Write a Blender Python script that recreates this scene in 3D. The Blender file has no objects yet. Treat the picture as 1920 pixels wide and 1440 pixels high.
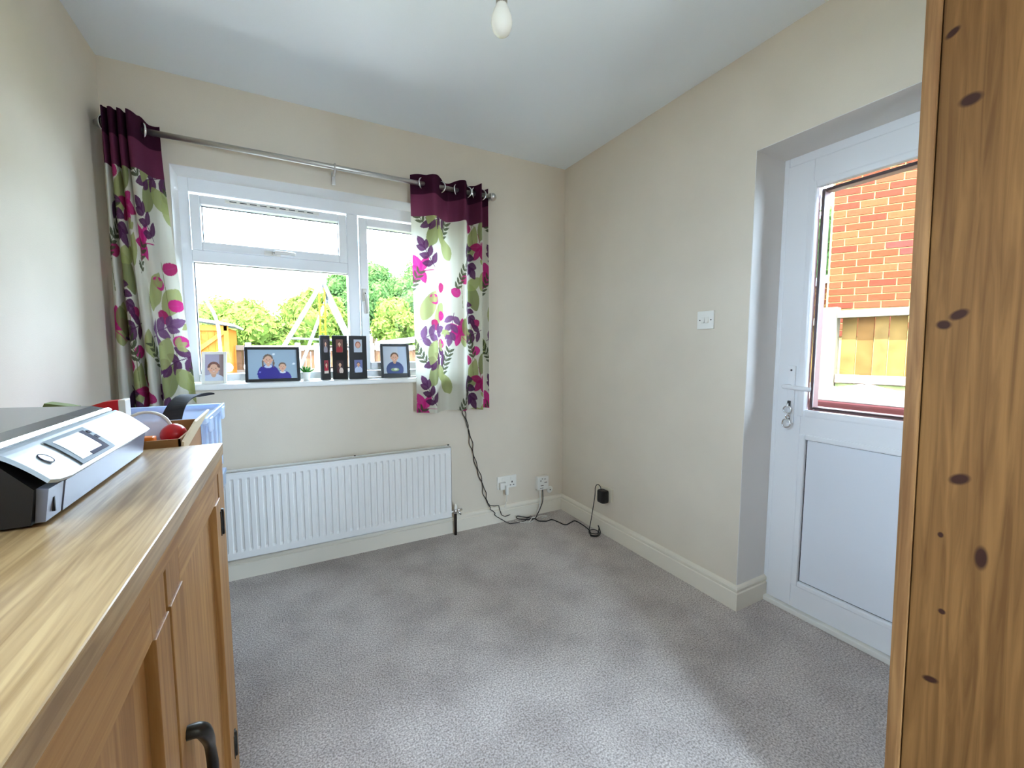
import bpy, bmesh, math, random
import numpy as np
from mathutils import Vector, Matrix
random.seed(7); rng = np.random.default_rng(11)
SC = bpy.context.scene
COL = SC.collection
# ------------------------------------------------------------------ camera
cam_d = bpy.data.cameras.new('camera'); cam = bpy.data.objects.new('camera', cam_d); COL.objects.link(cam)
cam_d.sensor_fit = 'HORIZONTAL'; cam_d.sensor_width = 36.0; cam_d.lens = 36.0 * 785.81 / 1920.0
cam_d.clip_start = 0.02; cam_d.clip_end = 200
cam.location = (-1.7412, -2.4728, 1.1703)
cam.rotation_euler = (math.radians(90 - 4.805), 0, -math.radians(28.208))
SC.camera = cam
# ------------------------------------------------------------------ sky, sun, exposure
SKY = 10.0
SUN = 18.0
w = bpy.data.worlds.new('sky'); SC.world = w; w.use_nodes = True
bg = w.node_tree.nodes['Background']; bg.inputs[0].default_value = (0.62, 0.785, 1.0, 1); bg.inputs[1].default_value = SKY
sun_d = bpy.data.lights.new('sun', 'SUN'); sun_d.energy = SUN; sun_d.angle = math.radians(0.6); sun_d.color = (1.0, 0.95, 0.86)
sun = bpy.data.objects.new('sun', sun_d); COL.objects.link(sun)
sun.rotation_euler = Vector((-0.35, -0.25, 0.90)).to_track_quat('Z', 'Y').to_euler()
def portal(name, loc, rot, sx, sy):
    d = bpy.data.lights.new(name, 'AREA'); d.shape = 'RECTANGLE'; d.size = sx; d.size_y = sy; d.cycles.is_portal = True
    o = bpy.data.objects.new(name, d); COL.objects.link(o); o.location = loc; o.rotation_euler = rot
portal('window_portal', (-1.46, 0.30, 1.5), (math.radians(-90), 0, 0), 1.43, 1.02)
portal('fill_window_2_portal', (-2.74, -2.09, 1.5), (0, math.radians(-90), 0), 0.9, 0.62)  # for the added fill window in the left wall
portal('fill_window_3_portal', (-0.91, -3.18, 1.1), (math.radians(90), 0, 0), 0.24, 2.0)  # for the added fill window in the rear wall
portal('door_portal', (0.34, -1.81, 1.37), (0, math.radians(90), 0), 0.95, 0.66)
vs = SC.view_settings
vs.view_transform = 'Standard'; vs.look = 'None'; vs.gamma = 1.0; vs.use_curve_mapping = False; vs.exposure = 2.2
cy = SC.cycles
cy.max_bounces = 14; cy.diffuse_bounces = 9; cy.glossy_bounces = 5; cy.transparent_max_bounces = 24; cy.transmission_bounces = 8
cy.caustics_reflective = False; cy.caustics_refractive = False; cy.sample_clamp_indirect = 6.0
cy.use_denoising = True
# ------------------------------------------------------------------ materials
def lin(c):
    return tuple((x / 255 / 12.92) if x / 255 <= 0.04045 else ((x / 255 + 0.055) / 1.055) ** 2.4 for x in c[:3])
MATS = {}
def mat(name, rgb, rough=0.6, metal=0.0, spec=0.5, noise=0.0, nscale=60, bump=0.0, bscale=200, coat=0.0, emit=None, sheen=0.0, dark=None):
    if name in MATS: return MATS[name]
    m = bpy.data.materials.new(name); m.use_nodes = True; nt = m.node_tree; b = nt.nodes['Principled BSDF']
    c = lin(rgb); b.inputs['Base Color'].default_value = (*c, 1); b.inputs['Roughness'].default_value = rough
    b.inputs['Metallic'].default_value = metal; b.inputs['Specular IOR Level'].default_value = spec
    b.inputs['Coat Weight'].default_value = coat
    b.inputs['Sheen Weight'].default_value = sheen
    if noise or bump:
        tc = nt.nodes.new('ShaderNodeTexCoord')
    if noise:
        n = nt.nodes.new('ShaderNodeTexNoise'); n.inputs['Scale'].default_value = nscale; n.inputs['Detail'].default_value = 6
        nt.links.new(tc.outputs['Object'], n.inputs['Vector'])
        r = nt.nodes.new('ShaderNodeValToRGB'); r.color_ramp.elements[0].position = 0.3; r.color_ramp.elements[1].position = 0.7
        d = lin(dark) if dark else tuple(x * (1 - noise) for x in c)
        r.color_ramp.elements[0].color = (*d, 1); r.color_ramp.elements[1].color = (*(min(1, x * (1 + noise * 0.6)) for x in c), 1)
        nt.links.new(n.outputs['Fac'], r.inputs['Fac']); nt.links.new(r.outputs['Color'], b.inputs['Base Color'])
    if bump:
        n2 = nt.nodes.new('ShaderNodeTexNoise'); n2.inputs['Scale'].default_value = bscale; n2.inputs['Detail'].default_value = 4
        nt.links.new(tc.outputs['Object'], n2.inputs['Vector'])
        bp = nt.nodes.new('ShaderNodeBump'); bp.inputs['Strength'].default_value = bump; bp.inputs['Distance'].default_value = 0.004
        nt.links.new(n2.outputs['Fac'], bp.inputs['Height']); nt.links.new(bp.outputs['Normal'], b.inputs['Normal'])
    MATS[name] = m
    return m
def wood(name, c1, c2, axis='y', rough=0.4, scale=1.0, knots=None, coat=0.0, c3=None, tone=0.3, spec=0.4):
    if name in MATS: return MATS[name]
    m = bpy.data.materials.new(name); m.use_nodes = True; nt = m.node_tree; b = nt.nodes['Principled BSDF']; L = nt.links
    tc = nt.nodes.new('ShaderNodeTexCoord'); mp = nt.nodes.new('ShaderNodeMapping')
    st = {'x': (1.2, 26, 26), 'y': (26, 1.2, 26), 'z': (26, 26, 1.2)}[axis]
    mp.inputs['Scale'].default_value = tuple(s * scale for s in st)
    L.new(tc.outputs['Object'], mp.inputs['Vector'])
    n = nt.nodes.new('ShaderNodeTexNoise'); n.inputs['Scale'].default_value = 1.6; n.inputs['Detail'].default_value = 7; n.inputs['Distortion'].default_value = 0.9
    L.new(mp.outputs['Vector'], n.inputs['Vector'])
    r = nt.nodes.new('ShaderNodeValToRGB'); e = r.color_ramp.elements
    e[0].position = 0.32; e[0].color = (*lin(c1), 1); e[1].position = 0.68; e[1].color = (*lin(c2), 1)
    L.new(n.outputs['Fac'], r.inputs['Fac'])
    # broad boards of slightly different tone
    mp2 = nt.nodes.new('ShaderNodeMapping'); st2 = {'x': (0.5, 7, 7), 'y': (7, 0.5, 7), 'z': (7, 7, 0.5)}[axis]
    mp2.inputs['Scale'].default_value = st2; L.new(tc.outputs['Object'], mp2.inputs['Vector'])
    n3 = nt.nodes.new('ShaderNodeTexNoise'); n3.inputs['Scale'].default_value = 1.0; n3.inputs['Detail'].default_value = 2
    L.new(mp2.outputs['Vector'], n3.inputs['Vector'])
    mx = nt.nodes.new('ShaderNodeMix'); mx.data_type = 'RGBA'; mx.blend_type = 'MULTIPLY'; mx.inputs['Factor'].default_value = tone
    r2 = nt.nodes.new('ShaderNodeValToRGB'); r2.color_ramp.elements[0].position = 0.4; r2.color_ramp.elements[0].color = (0.62, 0.58, 0.52, 1)
    r2.color_ramp.elements[1].position = 0.6; r2.color_ramp.elements[1].color = (1, 1, 1, 1)
    L.new(n3.outputs['Fac'], r2.inputs['Fac']); L.new(r.outputs['Color'], mx.inputs['A']); L.new(r2.outputs['Color'], mx.inputs['B'])
    out = mx.outputs['Result']
    if knots:
        acc = None
        for (ky, kz, ry, rz, tilt) in knots:
            s = nt.nodes.new('ShaderNodeVectorMath'); s.operation = 'SUBTRACT'; L.new(tc.outputs['Object'], s.inputs[0]); s.inputs[1].default_value = (0, ky, kz)
            ro = nt.nodes.new('ShaderNodeVectorRotate'); ro.rotation_type = 'X_AXIS'; ro.inputs['Angle'].default_value = tilt; L.new(s.outputs[0], ro.inputs['Vector'])
            q = nt.nodes.new('ShaderNodeVectorMath'); q.operation = 'MULTIPLY'; L.new(ro.outputs[0], q.inputs[0]); q.inputs[1].default_value = (0, 1 / ry, 1 / rz)
            ln = nt.nodes.new('ShaderNodeVectorMath'); ln.operation = 'LENGTH'; L.new(q.outputs[0], ln.inputs[0])
            mr = nt.nodes.new('ShaderNodeMapRange'); mr.inputs['From Min'].default_value = 0.75; mr.inputs['From Max'].default_value = 1.25; mr.inputs['To Min'].default_value = 1; mr.inputs['To Max'].default_value = 0
            L.new(ln.outputs['Value'], mr.inputs['Value'])
            if acc is None: acc = mr.outputs[0]
            else:
                mm = nt.nodes.new('ShaderNodeMath'); mm.operation = 'MAXIMUM'; L.new(acc, mm.inputs[0]); L.new(mr.outputs[0], mm.inputs[1]); acc = mm.outputs[0]
        mk = nt.nodes.new('ShaderNodeMix'); mk.data_type = 'RGBA'; mk.inputs['B'].default_value = (*lin(c3 or (60, 30, 15)), 1)
        L.new(acc, mk.inputs['Factor']); L.new(out, mk.inputs['A']); out = mk.outputs['Result']
    L.new(out, b.inputs['Base Color'])
    b.inputs['Specular IOR Level'].default_value = spec; b.inputs['Roughness'].default_value = rough; b.inputs['Coat Weight'].default_value = coat; b.inputs['Coat Roughness'].default_value = 0.25
    MATS[name] = m
    return m
def glass(name='window_glass', tint=(0.97, 0.985, 0.98)):
    if name in MATS: return MATS[name]
    m = bpy.data.materials.new(name); m.use_nodes = True; nt = m.node_tree; nt.nodes.clear(); L = nt.links
    o = nt.nodes.new('ShaderNodeOutputMaterial'); t = nt.nodes.new('ShaderNodeBsdfTransparent'); t.inputs[0].default_value = (*tint, 1)
    g = nt.nodes.new('ShaderNodeBsdfGlossy'); g.inputs['Roughness'].default_value = 0.01
    f = nt.nodes.new('ShaderNodeFresnel'); f.inputs[0].default_value = 1.35
    mx = nt.nodes.new('ShaderNodeMixShader'); L.new(f.outputs[0], mx.inputs[0]); L.new(t.outputs[0], mx.inputs[1]); L.new(g.outputs[0], mx.inputs[2]); L.new(mx.outputs[0], o.inputs[0])
    MATS[name] = m; return m
def clear_plastic(name, rgb, alpha, rough=0.15):
    if name in MATS: return MATS[name]
    m = bpy.data.materials.new(name); m.use_nodes = True; nt = m.node_tree; b = nt.nodes['Principled BSDF']; L = nt.links
    b.inputs['Base Color'].default_value = (*lin(rgb), 1); b.inputs['Roughness'].default_value = rough
    t = nt.nodes.new('ShaderNodeBsdfTransparent'); t.inputs[0].default_value = (0.96, 0.98, 1, 1)
    tr = nt.nodes.new('ShaderNodeBsdfTranslucent'); tr.inputs[0].default_value = (*lin(rgb), 1)
    ad = nt.nodes.new('ShaderNodeMixShader'); ad.inputs[0].default_value = 0.4; L.new(b.outputs[0], ad.inputs[1]); L.new(tr.outputs[0], ad.inputs[2])
    mx = nt.nodes.new('ShaderNodeMixShader'); mx.inputs[0].default_value = alpha; L.new(t.outputs[0], mx.inputs[1]); L.new(ad.outputs[0], mx.inputs[2])
    L.new(mx.outputs[0], nt.nodes['Material Output'].inputs[0])
    MATS[name] = m; return m
def printed(name, rough=0.7, transl=0.0, coat=0.0, weave=0.0):
    if name in MATS: return MATS[name]
    m = bpy.data.materials.new(name); m.use_nodes = True; nt = m.node_tree; b = nt.nodes['Principled BSDF']; L = nt.links
    a = nt.nodes.new('ShaderNodeVertexColor'); a.layer_name = 'print'
    L.new(a.outputs['Color'], b.inputs['Base Color']); b.inputs['Roughness'].default_value = rough; b.inputs['Coat Weight'].default_value = coat
    if transl: b.inputs['Specular IOR Level'].default_value = 0.1
    if weave:
        tc = nt.nodes.new('ShaderNodeTexCoord'); n = nt.nodes.new('ShaderNodeTexNoise'); n.inputs['Scale'].default_value = 500
        L.new(tc.outputs['Object'], n.inputs['Vector']); bp = nt.nodes.new('ShaderNodeBump'); bp.inputs['Strength'].default_value = weave; bp.inputs['Distance'].default_value = 0.002
        L.new(n.outputs['Fac'], bp.inputs['Height']); L.new(bp.outputs['Normal'], b.inputs['Normal'])
    if transl:
        t = nt.nodes.new('ShaderNodeBsdfTranslucent'); L.new(a.outputs['Color'], t.inputs[0])
        mx = nt.nodes.new('ShaderNodeMixShader'); mx.inputs[0].default_value = transl
        L.new(b.outputs[0], mx.inputs[1]); L.new(t.outputs[0], mx.inputs[2]); L.new(mx.outputs[0], nt.nodes['Material Output'].inputs[0])
    MATS[name] = m; return m
def leafmat(name, rgb, rgb2):
    if name in MATS: return MATS[name]
    m = mat(name, rgb, 0.6, noise=0.3, nscale=3.0, dark=rgb2); nt = m.node_tree; b = nt.nodes['Principled BSDF']; L = nt.links
    t = nt.nodes.new('ShaderNodeBsdfTranslucent'); src = b.inputs['Base Color'].links[0].from_socket; L.new(src, t.inputs[0])
    mx = nt.nodes.new('ShaderNodeMixShader'); mx.inputs[0].default_value = 0.35
    L.new(b.outputs[0], mx.inputs[1]); L.new(t.outputs[0], mx.inputs[2]); L.new(mx.outputs[0], nt.nodes['Material Output'].inputs[0])
    return m
M_wall = mat('wall_paint', (220, 210, 193), 0.85, spec=0.2, bump=0.12, bscale=260, noise=0.03, nscale=4)
M_ceil = mat('ceiling_paint', (238, 246, 252), 0.9, spec=0.1, bump=0.08, bscale=200)
M_rev = mat('reveal_paint', (228, 225, 220), 0.8, spec=0.2)
M_trim = mat('gloss_trim', (230, 223, 207), 0.35)
M_upvc = mat('white_upvc', (236, 238, 240), 0.25)
M_upvcin = mat('white_upvc_panel', (228, 232, 238), 0.3)
M_brownout = mat('brown_outer_bead', (70, 38, 34), 0.4)
M_white = mat('white_plastic', (232, 230, 222), 0.35)
M_black = mat('black_plastic', (14, 13, 14), 0.4)
M_gasket = mat('dark_gasket', (60, 60, 62), 0.6)
M_cable = mat('black_cable', (16, 14, 14), 0.5)
M_chrome = mat('chrome', (225, 225, 225), 0.15, metal=1.0)
M_steel = mat('brushed_steel', (205, 202, 196), 0.38, metal=1.0)
M_rad = mat('radiator_enamel', (230, 229, 226), 0.4)
M_copper = mat('dark_pipe', (46, 34, 28), 0.5, metal=0.5)
M_dark = mat('dark_slot', (40, 38, 36), 0.6)
M_grass = mat('grass', (56, 72, 32), 0.9, noise=0.4, nscale=12)
M_patio = mat('patio', (128, 124, 118), 0.9, noise=0.25, nscale=6)
# ------------------------------------------------------------------ mesh helpers
OFF = {}
class MB:
    def __init__(s): s.v = []; s.f = []; s.mi = []; s.sm = []
    def add(s, v, f, mi=0, sm=False):
        k = len(s.v); s.v += [tuple(map(float, p)) for p in v]
        for q in f: s.f.append(tuple(i + k for i in q)); s.mi.append(mi); s.sm.append(sm)
        return s
    def box(s, lo, hi, bev=0.0, mi=0, M=None):
        bm = bmesh.new(); bmesh.ops.create_cube(bm, size=1.0)
        d = [max(1e-5, hi[i] - lo[i]) for i in range(3)]; c = [(hi[i] + lo[i]) / 2 for i in range(3)]
        for v in bm.verts: v.co = Vector((v.co.x * d[0] + c[0], v.co.y * d[1] + c[1], v.co.z * d[2] + c[2]))
        if bev: bmesh.ops.bevel(bm, geom=list(bm.edges), offset=min(bev, min(d) * 0.45), segments=2, affect='EDGES', profile=0.6)
        if M: bmesh.ops.transform(bm, matrix=M, verts=bm.verts)
        bm.verts.index_update()
        s.add([v.co for v in bm.verts], [[v.index for v in f.verts] for f in bm.faces], mi, False); bm.free(); return s
    def tube(s, pts, r, n=8, mi=0, closed=False, smooth_path=0, caps=True):
        P = [Vector(p) for p in pts]
        if isinstance(r, (list, tuple)) and smooth_path: r = list(np.interp(np.linspace(0, len(r) - 1, (len(P) - 1) * smooth_path + 1), range(len(r)), r))
        if smooth_path: P = catmull(P, smooth_path, closed)
        k0 = len(s.v); m = len(P); up = None; vs_ = []
        for i, p in enumerate(P):
            a = P[i - 1] if (i or closed) else p; b = P[(i + 1) % m] if (i < m - 1 or closed) else p
            t = (b - a).normalized()
            if up is None:
                up = Vector((0, 0, 1)) if abs(t.z) < 0.9 else Vector((1, 0, 0))
            x = t.cross(up).normalized(); up = x.cross(t).normalized()
            rr = r[i] if isinstance(r, (list, tuple)) else r
            for j in range(n):
                an = 2 * math.pi * j / n; vs_.append(p + x * math.cos(an) * rr + up * math.sin(an) * rr)
        fs = []
        for i in range(m if closed else m - 1):
            for j in range(n):
                a = i * n + j; b = i * n + (j + 1) % n; c = ((i + 1) % m) * n + (j + 1) % n; d = ((i + 1) % m) * n + j
                fs.append((a, d, c, b))
        if caps and not closed: fs.append(tuple(range(n))); fs.append(tuple((m - 1) * n + j for j in range(n))[::-1])
        s.add(vs_, fs, mi, True); return s
    def lathe(s, prof, c=(0, 0, 0), n=20, mi=0, M=None, sm=True):
        vs_ = []; fs = []; c = Vector(c)
        for (r, z) in prof:
            for j in range(n):
                a = 2 * math.pi * j / n; p = Vector((r * math.cos(a), r * math.sin(a), z)); vs_.append((M @ p if M else p) + c)
        for i in range(len(prof) - 1):
            for j in range(n): fs.append((i * n + j, i * n + (j + 1) % n, (i + 1) * n + (j + 1) % n, (i + 1) * n + j))
        fs.append(tuple(range(n))[::-1]); fs.append(tuple((len(prof) - 1) * n + j for j in range(n)))
        s.add(vs_, fs, mi, sm); return s
    def prism(s, poly, lo, hi, axis=2, mi=0, M=None):
        n = len(poly)
        def pt(a, b, c): return [(c, a, b), (a, c, b), (a, b, c)][axis]
        vs_ = [pt(a, b, lo) for a, b in poly] + [pt(a, b, hi) for a, b in poly]
        if M: vs_ = [M @ Vector(p) for p in vs_]
        fs = [tuple(range(n))[::-1], tuple(range(n, 2 * n))] + [(i, (i + 1) % n, n + (i + 1) % n, n + i) for i in range(n)]
        s.add(vs_, fs, mi, False); return s
    def build(s, name, mats, parent=None, local=False, recalc=True):
        off = Vector((0, 0, 0)) if (local or parent is None) else OFF[parent.name]
        me = bpy.data.meshes.new(name); me.from_pydata([tuple(Vector(p) - off) for p in s.v] if off.length else s.v, [], s.f)
        if not isinstance(mats, (list, tuple)): mats = [mats]
        for m in mats: me.materials.append(m)
        me.polygons.foreach_set('material_index', s.mi); me.polygons.foreach_set('use_smooth', s.sm)
        if recalc:
            bm = bmesh.new(); bm.from_mesh(me); bmesh.ops.recalc_face_normals(bm, faces=bm.faces); bm.to_mesh(me); bm.free()
        me.update()
        return link(name, me, parent)
def link(name, me, parent=None):
    o = bpy.data.objects.new(name, me); COL.objects.link(o)
    if parent is not None: o.parent = parent
    OFF[o.name] = OFF[parent.name].copy() if parent is not None else Vector((0, 0, 0))
    return o
def catmull(P, k, closed=False):
    out = []; n = len(P); rngn = n if closed else n - 1
    for i in range(rngn):
        g = lambda j: P[j % n] if closed else P[max(0, min(n - 1, j))]
        p0, p1, p2, p3 = g(i - 1), g(i), g(i + 1), g(i + 2)
        for q in range(k):
            t = q / k
            out.append(0.5 * ((2 * p1) + (p2 - p0) * t + (2 * p0 - 5 * p1 + 4 * p2 - p3) * t * t + (3 * p1 - p0 - 3 * p2 + p3) * t ** 3))
    if not closed: out.append(P[-1])
    return out
def thing(name, label, cat, loc=(0, 0, 0), rot=(0, 0, 0), group=None):
    o = bpy.data.objects.new(name, None); COL.objects.link(o); o.location = loc; o.rotation_euler = rot; o.empty_display_size = 0.05
    tag(o, label, cat, group); OFF[o.name] = Vector(loc)
    return o
def tag(o, label, cat=None, group=None, kind=None):
    if label: o['label'] = label
    if cat: o['category'] = cat
    if group: o['group'] = group
    if kind: o['kind'] = kind
    return o
def struct(o, label):
    o['kind'] = 'structure'; o['label'] = label; return o
def sroot(name, label, loc=(0, 0, 0)):
    o = bpy.data.objects.new(name, None); COL.objects.link(o); o.location = loc; OFF[o.name] = Vector(loc); o.empty_display_size = 0.05
    return struct(o, label)
def box(name, lo, hi, m, parent=None, bev=0.0, local=False, M=None):
    return MB().box(lo, hi, bev, M=M).build(name, m, parent, local)
def painted_grid(name, P, colors, m, parent=None, smooth=True, flip=False):
    """P: (rows, cols, 3) local points; colors: (rows, cols, 3) sRGB 0-255"""
    R_, C_ = P.shape[:2]; me = bpy.data.meshes.new(name)
    idx = np.arange(R_ * C_).reshape(R_, C_)
    q = np.stack([idx[:-1, :-1], idx[:-1, 1:], idx[1:, 1:], idx[1:, :-1]], -1).reshape(-1, 4)
    if flip: q = q[:, ::-1]
    me.from_pydata(P.reshape(-1, 3).tolist(), [], q.tolist())
    me.polygons.foreach_set('use_smooth', [smooth] * len(q))
    ca = me.color_attributes.new('print', 'FLOAT_COLOR', 'POINT')
    c = np.clip(colors.reshape(-1, 3) / 255.0, 0, 1); l = np.where(c <= 0.04045, c / 12.92, ((c + 0.055) / 1.055) ** 2.4)
    ca.data.foreach_set('color', np.concatenate([l, np.ones((len(l), 1))], 1).astype(np.float32).ravel())
    me.materials.append(m); me.update()
    return link(name, me, parent)
# ================================================================== ROOM SHELL
XL, XR, YB, YR, H = -2.40, 0.0, 0.0, -2.85, 2.40
WX0, WX1, WZ0, WZ1 = -2.178, -0.745, 0.972, 2.008     # window opening
DY0, DY1, DZ1 = -1.360, -2.275, 1.985                  # door opening
T = 0.30
def wall(name, boxes, label):
    mb = MB()
    for lo, hi in boxes: mb.box(lo, hi)
    return struct(mb.build(name, M_wall), label)
wall('wall_back', [((XL - T, YB, -0.1), (XR + T, YB + T, WZ0)), ((XL - T, YB, WZ1), (XR + T, YB + T, H + 0.15)),
                   ((XL - T, YB, WZ0), (WX0, YB + T, WZ1)), ((WX1, YB, WZ0), (XR + T, YB + T, WZ1))], 'beige painted wall holding the window')
wall('wall_right', [((XR, YR - T, -0.1), (XR + T, DY1, H + 0.15)), ((XR, DY0, -0.1), (XR + T, YB, H + 0.15)),
                    ((XR, DY1, DZ1), (XR + T, DY0, H + 0.15)), ((XR + 0.2, DY1, -0.1), (XR + T, DY0, 0.0))], 'beige painted wall holding the white door')
LY0, LY1, LZ0, LZ1 = -2.40, -1.78, 1.05, 1.95            # unseen window added in the left wall to brighten the room
wall('wall_left', [((XL - T, YR - T, -0.1), (XL, YB, LZ0)), ((XL - T, YR - T, LZ1), (XL, YB, H + 0.15)), ((XL - T, YR - T, LZ0), (XL, LY0, LZ1)), ((XL - T, LY1, LZ0), (XL, YB, LZ1))], 'beige painted wall beside the oak sideboard')
w2 = sroot('fill_window_2', 'unseen window added in the left wall for fill daylight', (XL - 0.2, -1.9, LZ0))
for y0, y1 in ((LY0, -2.092), (-2.088, LY1)):
    fr = MB()
    for lo, hi in (((XL - 0.26, y0, LZ0), (XL - 0.19, y0 + 0.05, LZ1)), ((XL - 0.26, y1 - 0.05, LZ0), (XL - 0.19, y1, LZ1)), ((XL - 0.26, y0 + 0.05, LZ1 - 0.05), (XL - 0.19, y1 - 0.05, LZ1)), ((XL - 0.26, y0 + 0.05, LZ0), (XL - 0.19, y1 - 0.05, LZ0 + 0.05))): fr.box(lo, hi, 0.004)
    fr.build('sash_frame', M_upvc, w2)
    box('pane', (XL - 0.227, y0 + 0.045, LZ0 + 0.045), (XL - 0.223, y1 - 0.045, LZ1 - 0.045), glass(), w2)
struct(box('added_trim_3', (XL - T - 0.55, YR - T, H + 0.02), (XL - T, YB + T, H + 0.14), M_upvc), 'unseen eave added to keep sun out of the added left window')  # out of view, added to block direct sun at the left fill window
struct(box('added_trim_4', (XL - T, YR - T - 0.75, 2.22), (XR + T, YR - T, 2.34), M_upvc), 'unseen deep eave added to cut high sky light at the added rear window')  # out of view, added to keep steep skylight off the near floor
RX0_, RX1_, RZ0_, RZ1_ = -1.03, -0.79, 0.10, 2.10       # unseen slit window added in the rear wall for fill light
wall('wall_rear', [((XL, YR - T, -0.1), (RX0_, YR, H + 0.15)), ((RX1_, YR - T, -0.1), (XR, YR, H + 0.15)), ((RX0_, YR - T, RZ1_), (RX1_, YR, H + 0.15)), ((RX0_, YR - T, -0.1), (RX1_, YR, RZ0_))], 'beige wall behind the camera')
w3 = sroot('fill_window_3', 'unseen tall narrow window added behind the camera for fill daylight', (-0.91, YR - 0.2, RZ0_))
fr = MB()
for lo, hi in (((RX0_, YR - 0.26, RZ0_), (RX0_ + 0.02, YR - 0.2, RZ1_)), ((RX1_ - 0.02, YR - 0.26, RZ0_), (RX1_, YR - 0.2, RZ1_)), ((RX0_ + 0.02, YR - 0.26, RZ1_ - 0.02), (RX1_ - 0.02, YR - 0.2, RZ1_)), ((RX0_ + 0.02, YR - 0.26, RZ0_), (RX1_ - 0.02, YR - 0.2, RZ0_ + 0.02))): fr.box(lo, hi, 0.003)
fr.build('sash_frame', M_upvc, w3)
box('pane', (RX0_ + 0.018, YR - 0.232, RZ0_ + 0.018), (RX1_ - 0.018, YR - 0.228, RZ1_ - 0.018), glass(), w3)
struct(box('ceiling', (XL - T, YR - T, H), (XR + T, YB + T, H + 0.12), M_ceil), 'white painted ceiling')
# carpet
mc = mat('carpet', (150, 140, 131), 1.0, spec=0.05, sheen=0.3)
nt = mc.node_tree; b = nt.nodes['Principled BSDF']; L = nt.links
tc = nt.nodes.new('ShaderNodeTexCoord')
n1 = nt.nodes.new('ShaderNodeTexNoise'); n1.inputs['Scale'].default_value = 170; n1.inputs['Detail'].default_value = 3
n2 = nt.nodes.new('ShaderNodeTexNoise'); n2.inputs['Scale'].default_value = 5; n2.inputs['Detail'].default_value = 5
L.new(tc.outputs['Object'], n1.inputs['Vector']); L.new(tc.outputs['Object'], n2.inputs['Vector'])
r1 = nt.nodes.new('ShaderNodeValToRGB'); r1.color_ramp.elements[0].position = 0.34; r1.color_ramp.elements[0].color = (*lin((152, 141, 134)), 1)
r1.color_ramp.elements[1].position = 0.66; r1.color_ramp.elements[1].color = (*lin((224, 215, 208)), 1); L.new(n1.outputs['Fac'], r1.inputs['Fac'])
r2 = nt.nodes.new('ShaderNodeValToRGB'); r2.color_ramp.elements[0].position = 0.35; r2.color_ramp.elements[0].color = (0.72, 0.70, 0.70, 1)
r2.color_ramp.elements[1].position = 0.6; r2.color_ramp.elements[1].color = (1, 1, 1, 1); L.new(n2.outputs['Fac'], r2.inputs['Fac'])
mx = nt.nodes.new('ShaderNodeMix'); mx.data_type = 'RGBA'; mx.blend_type = 'MULTIPLY'; mx.inputs['Factor'].default_value = 0.8
L.new(r1.outputs['Color'], mx.inputs['A']); L.new(r2.outputs['Color'], mx.inputs['B']); L.new(mx.outputs['Result'], b.inputs['Base Color'])
bp = nt.nodes.new('ShaderNodeBump'); bp.inputs['Strength'].default_value = 0.9; bp.inputs['Distance'].default_value = 0.006
L.new(n1.outputs['Fac'], bp.inputs['Height']); L.new(bp.outputs['Normal'], b.inputs['Normal'])
struct(MB().box((XL - T, YR - T, -0.12), (XR, YB + T, 0.0)).box((XR, DY1, -0.12), (XR + 0.2, DY0, 0.0)).build('floor', mc), 'grey-brown fitted carpet covering the floor')
# white plaster linings of the two openings
def lining(name, boxes, label):
    mb = MB()
    for lo, hi in boxes: mb.box(lo, hi, 0.002)
    return struct(mb.build(name, M_rev), label)
lining('trim_1', [((WX0, 0.0, WZ0), (WX0 + 0.003, 0.16, WZ1)), ((WX1 - 0.003, 0.0, WZ0), (WX1, 0.16, WZ1)), ((WX0, 0.0, WZ1 - 0.003), (WX1, 0.16, WZ1))], 'white plaster lining of the window recess')
lining('trim_2', [((0.0, DY0 - 0.003, 0.0), (0.205, DY0, DZ1)), ((0.0, DY1, 0.0), (0.205, DY1 + 0.003, DZ1)), ((0.0, DY1, DZ1 - 0.003), (0.205, DY0, DZ1))], 'white plaster lining of the door recess')
# baseboards with moulded top
PROF = [(0, 0), (0.018, 0), (0.018, 0.078), (0.0125, 0.082), (0.0155, 0.088), (0.0165, 0.097), (0.013, 0.105), (0.006, 0.110), (0, 0.111)]
def baseboard(name, p0, p1, nrm, m0, m1, label):
    p0 = Vector(p0); p1 = Vector(p1); n_ = Vector(nrm); d = (p1 - p0).normalized(); vs_ = []
    for (dd, z) in PROF:
        vs_.append(p0 + n_ * dd + d * dd * m0 + Vector((0, 0, z)))
    for (dd, z) in PROF:
        vs_.append(p1 + n_ * dd + d * dd * m1 + Vector((0, 0, z)))
    k = len(PROF); fs = [(i, (i + 1) % k, k + (i + 1) % k, k + i) for i in range(k)] + [tuple(range(k)), tuple(range(k, 2 * k))]
    return struct(MB().add(vs_, fs).build(name, M_trim), label)
baseboard('baseboard_back', (XL, 0, 0), (0, 0, 0), (0, -1, 0), 1, -1, 'cream skirting board under the window')
baseboard('baseboard_right', (0, 0, 0), (0, DY0, 0), (-1, 0, 0), 1, 1, 'cream skirting board on the right wall')
baseboard('baseboard_recess', (0, DY0, 0), (0.205, DY0, 0), (0, -1, 0), -1, 0, 'short cream skirting return inside the door recess')
baseboard('baseboard_left', (XL, YR, 0), (XL, 0, 0), (1, 0, 0), 0, -1, 'cream skirting board behind the sideboard')
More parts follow.
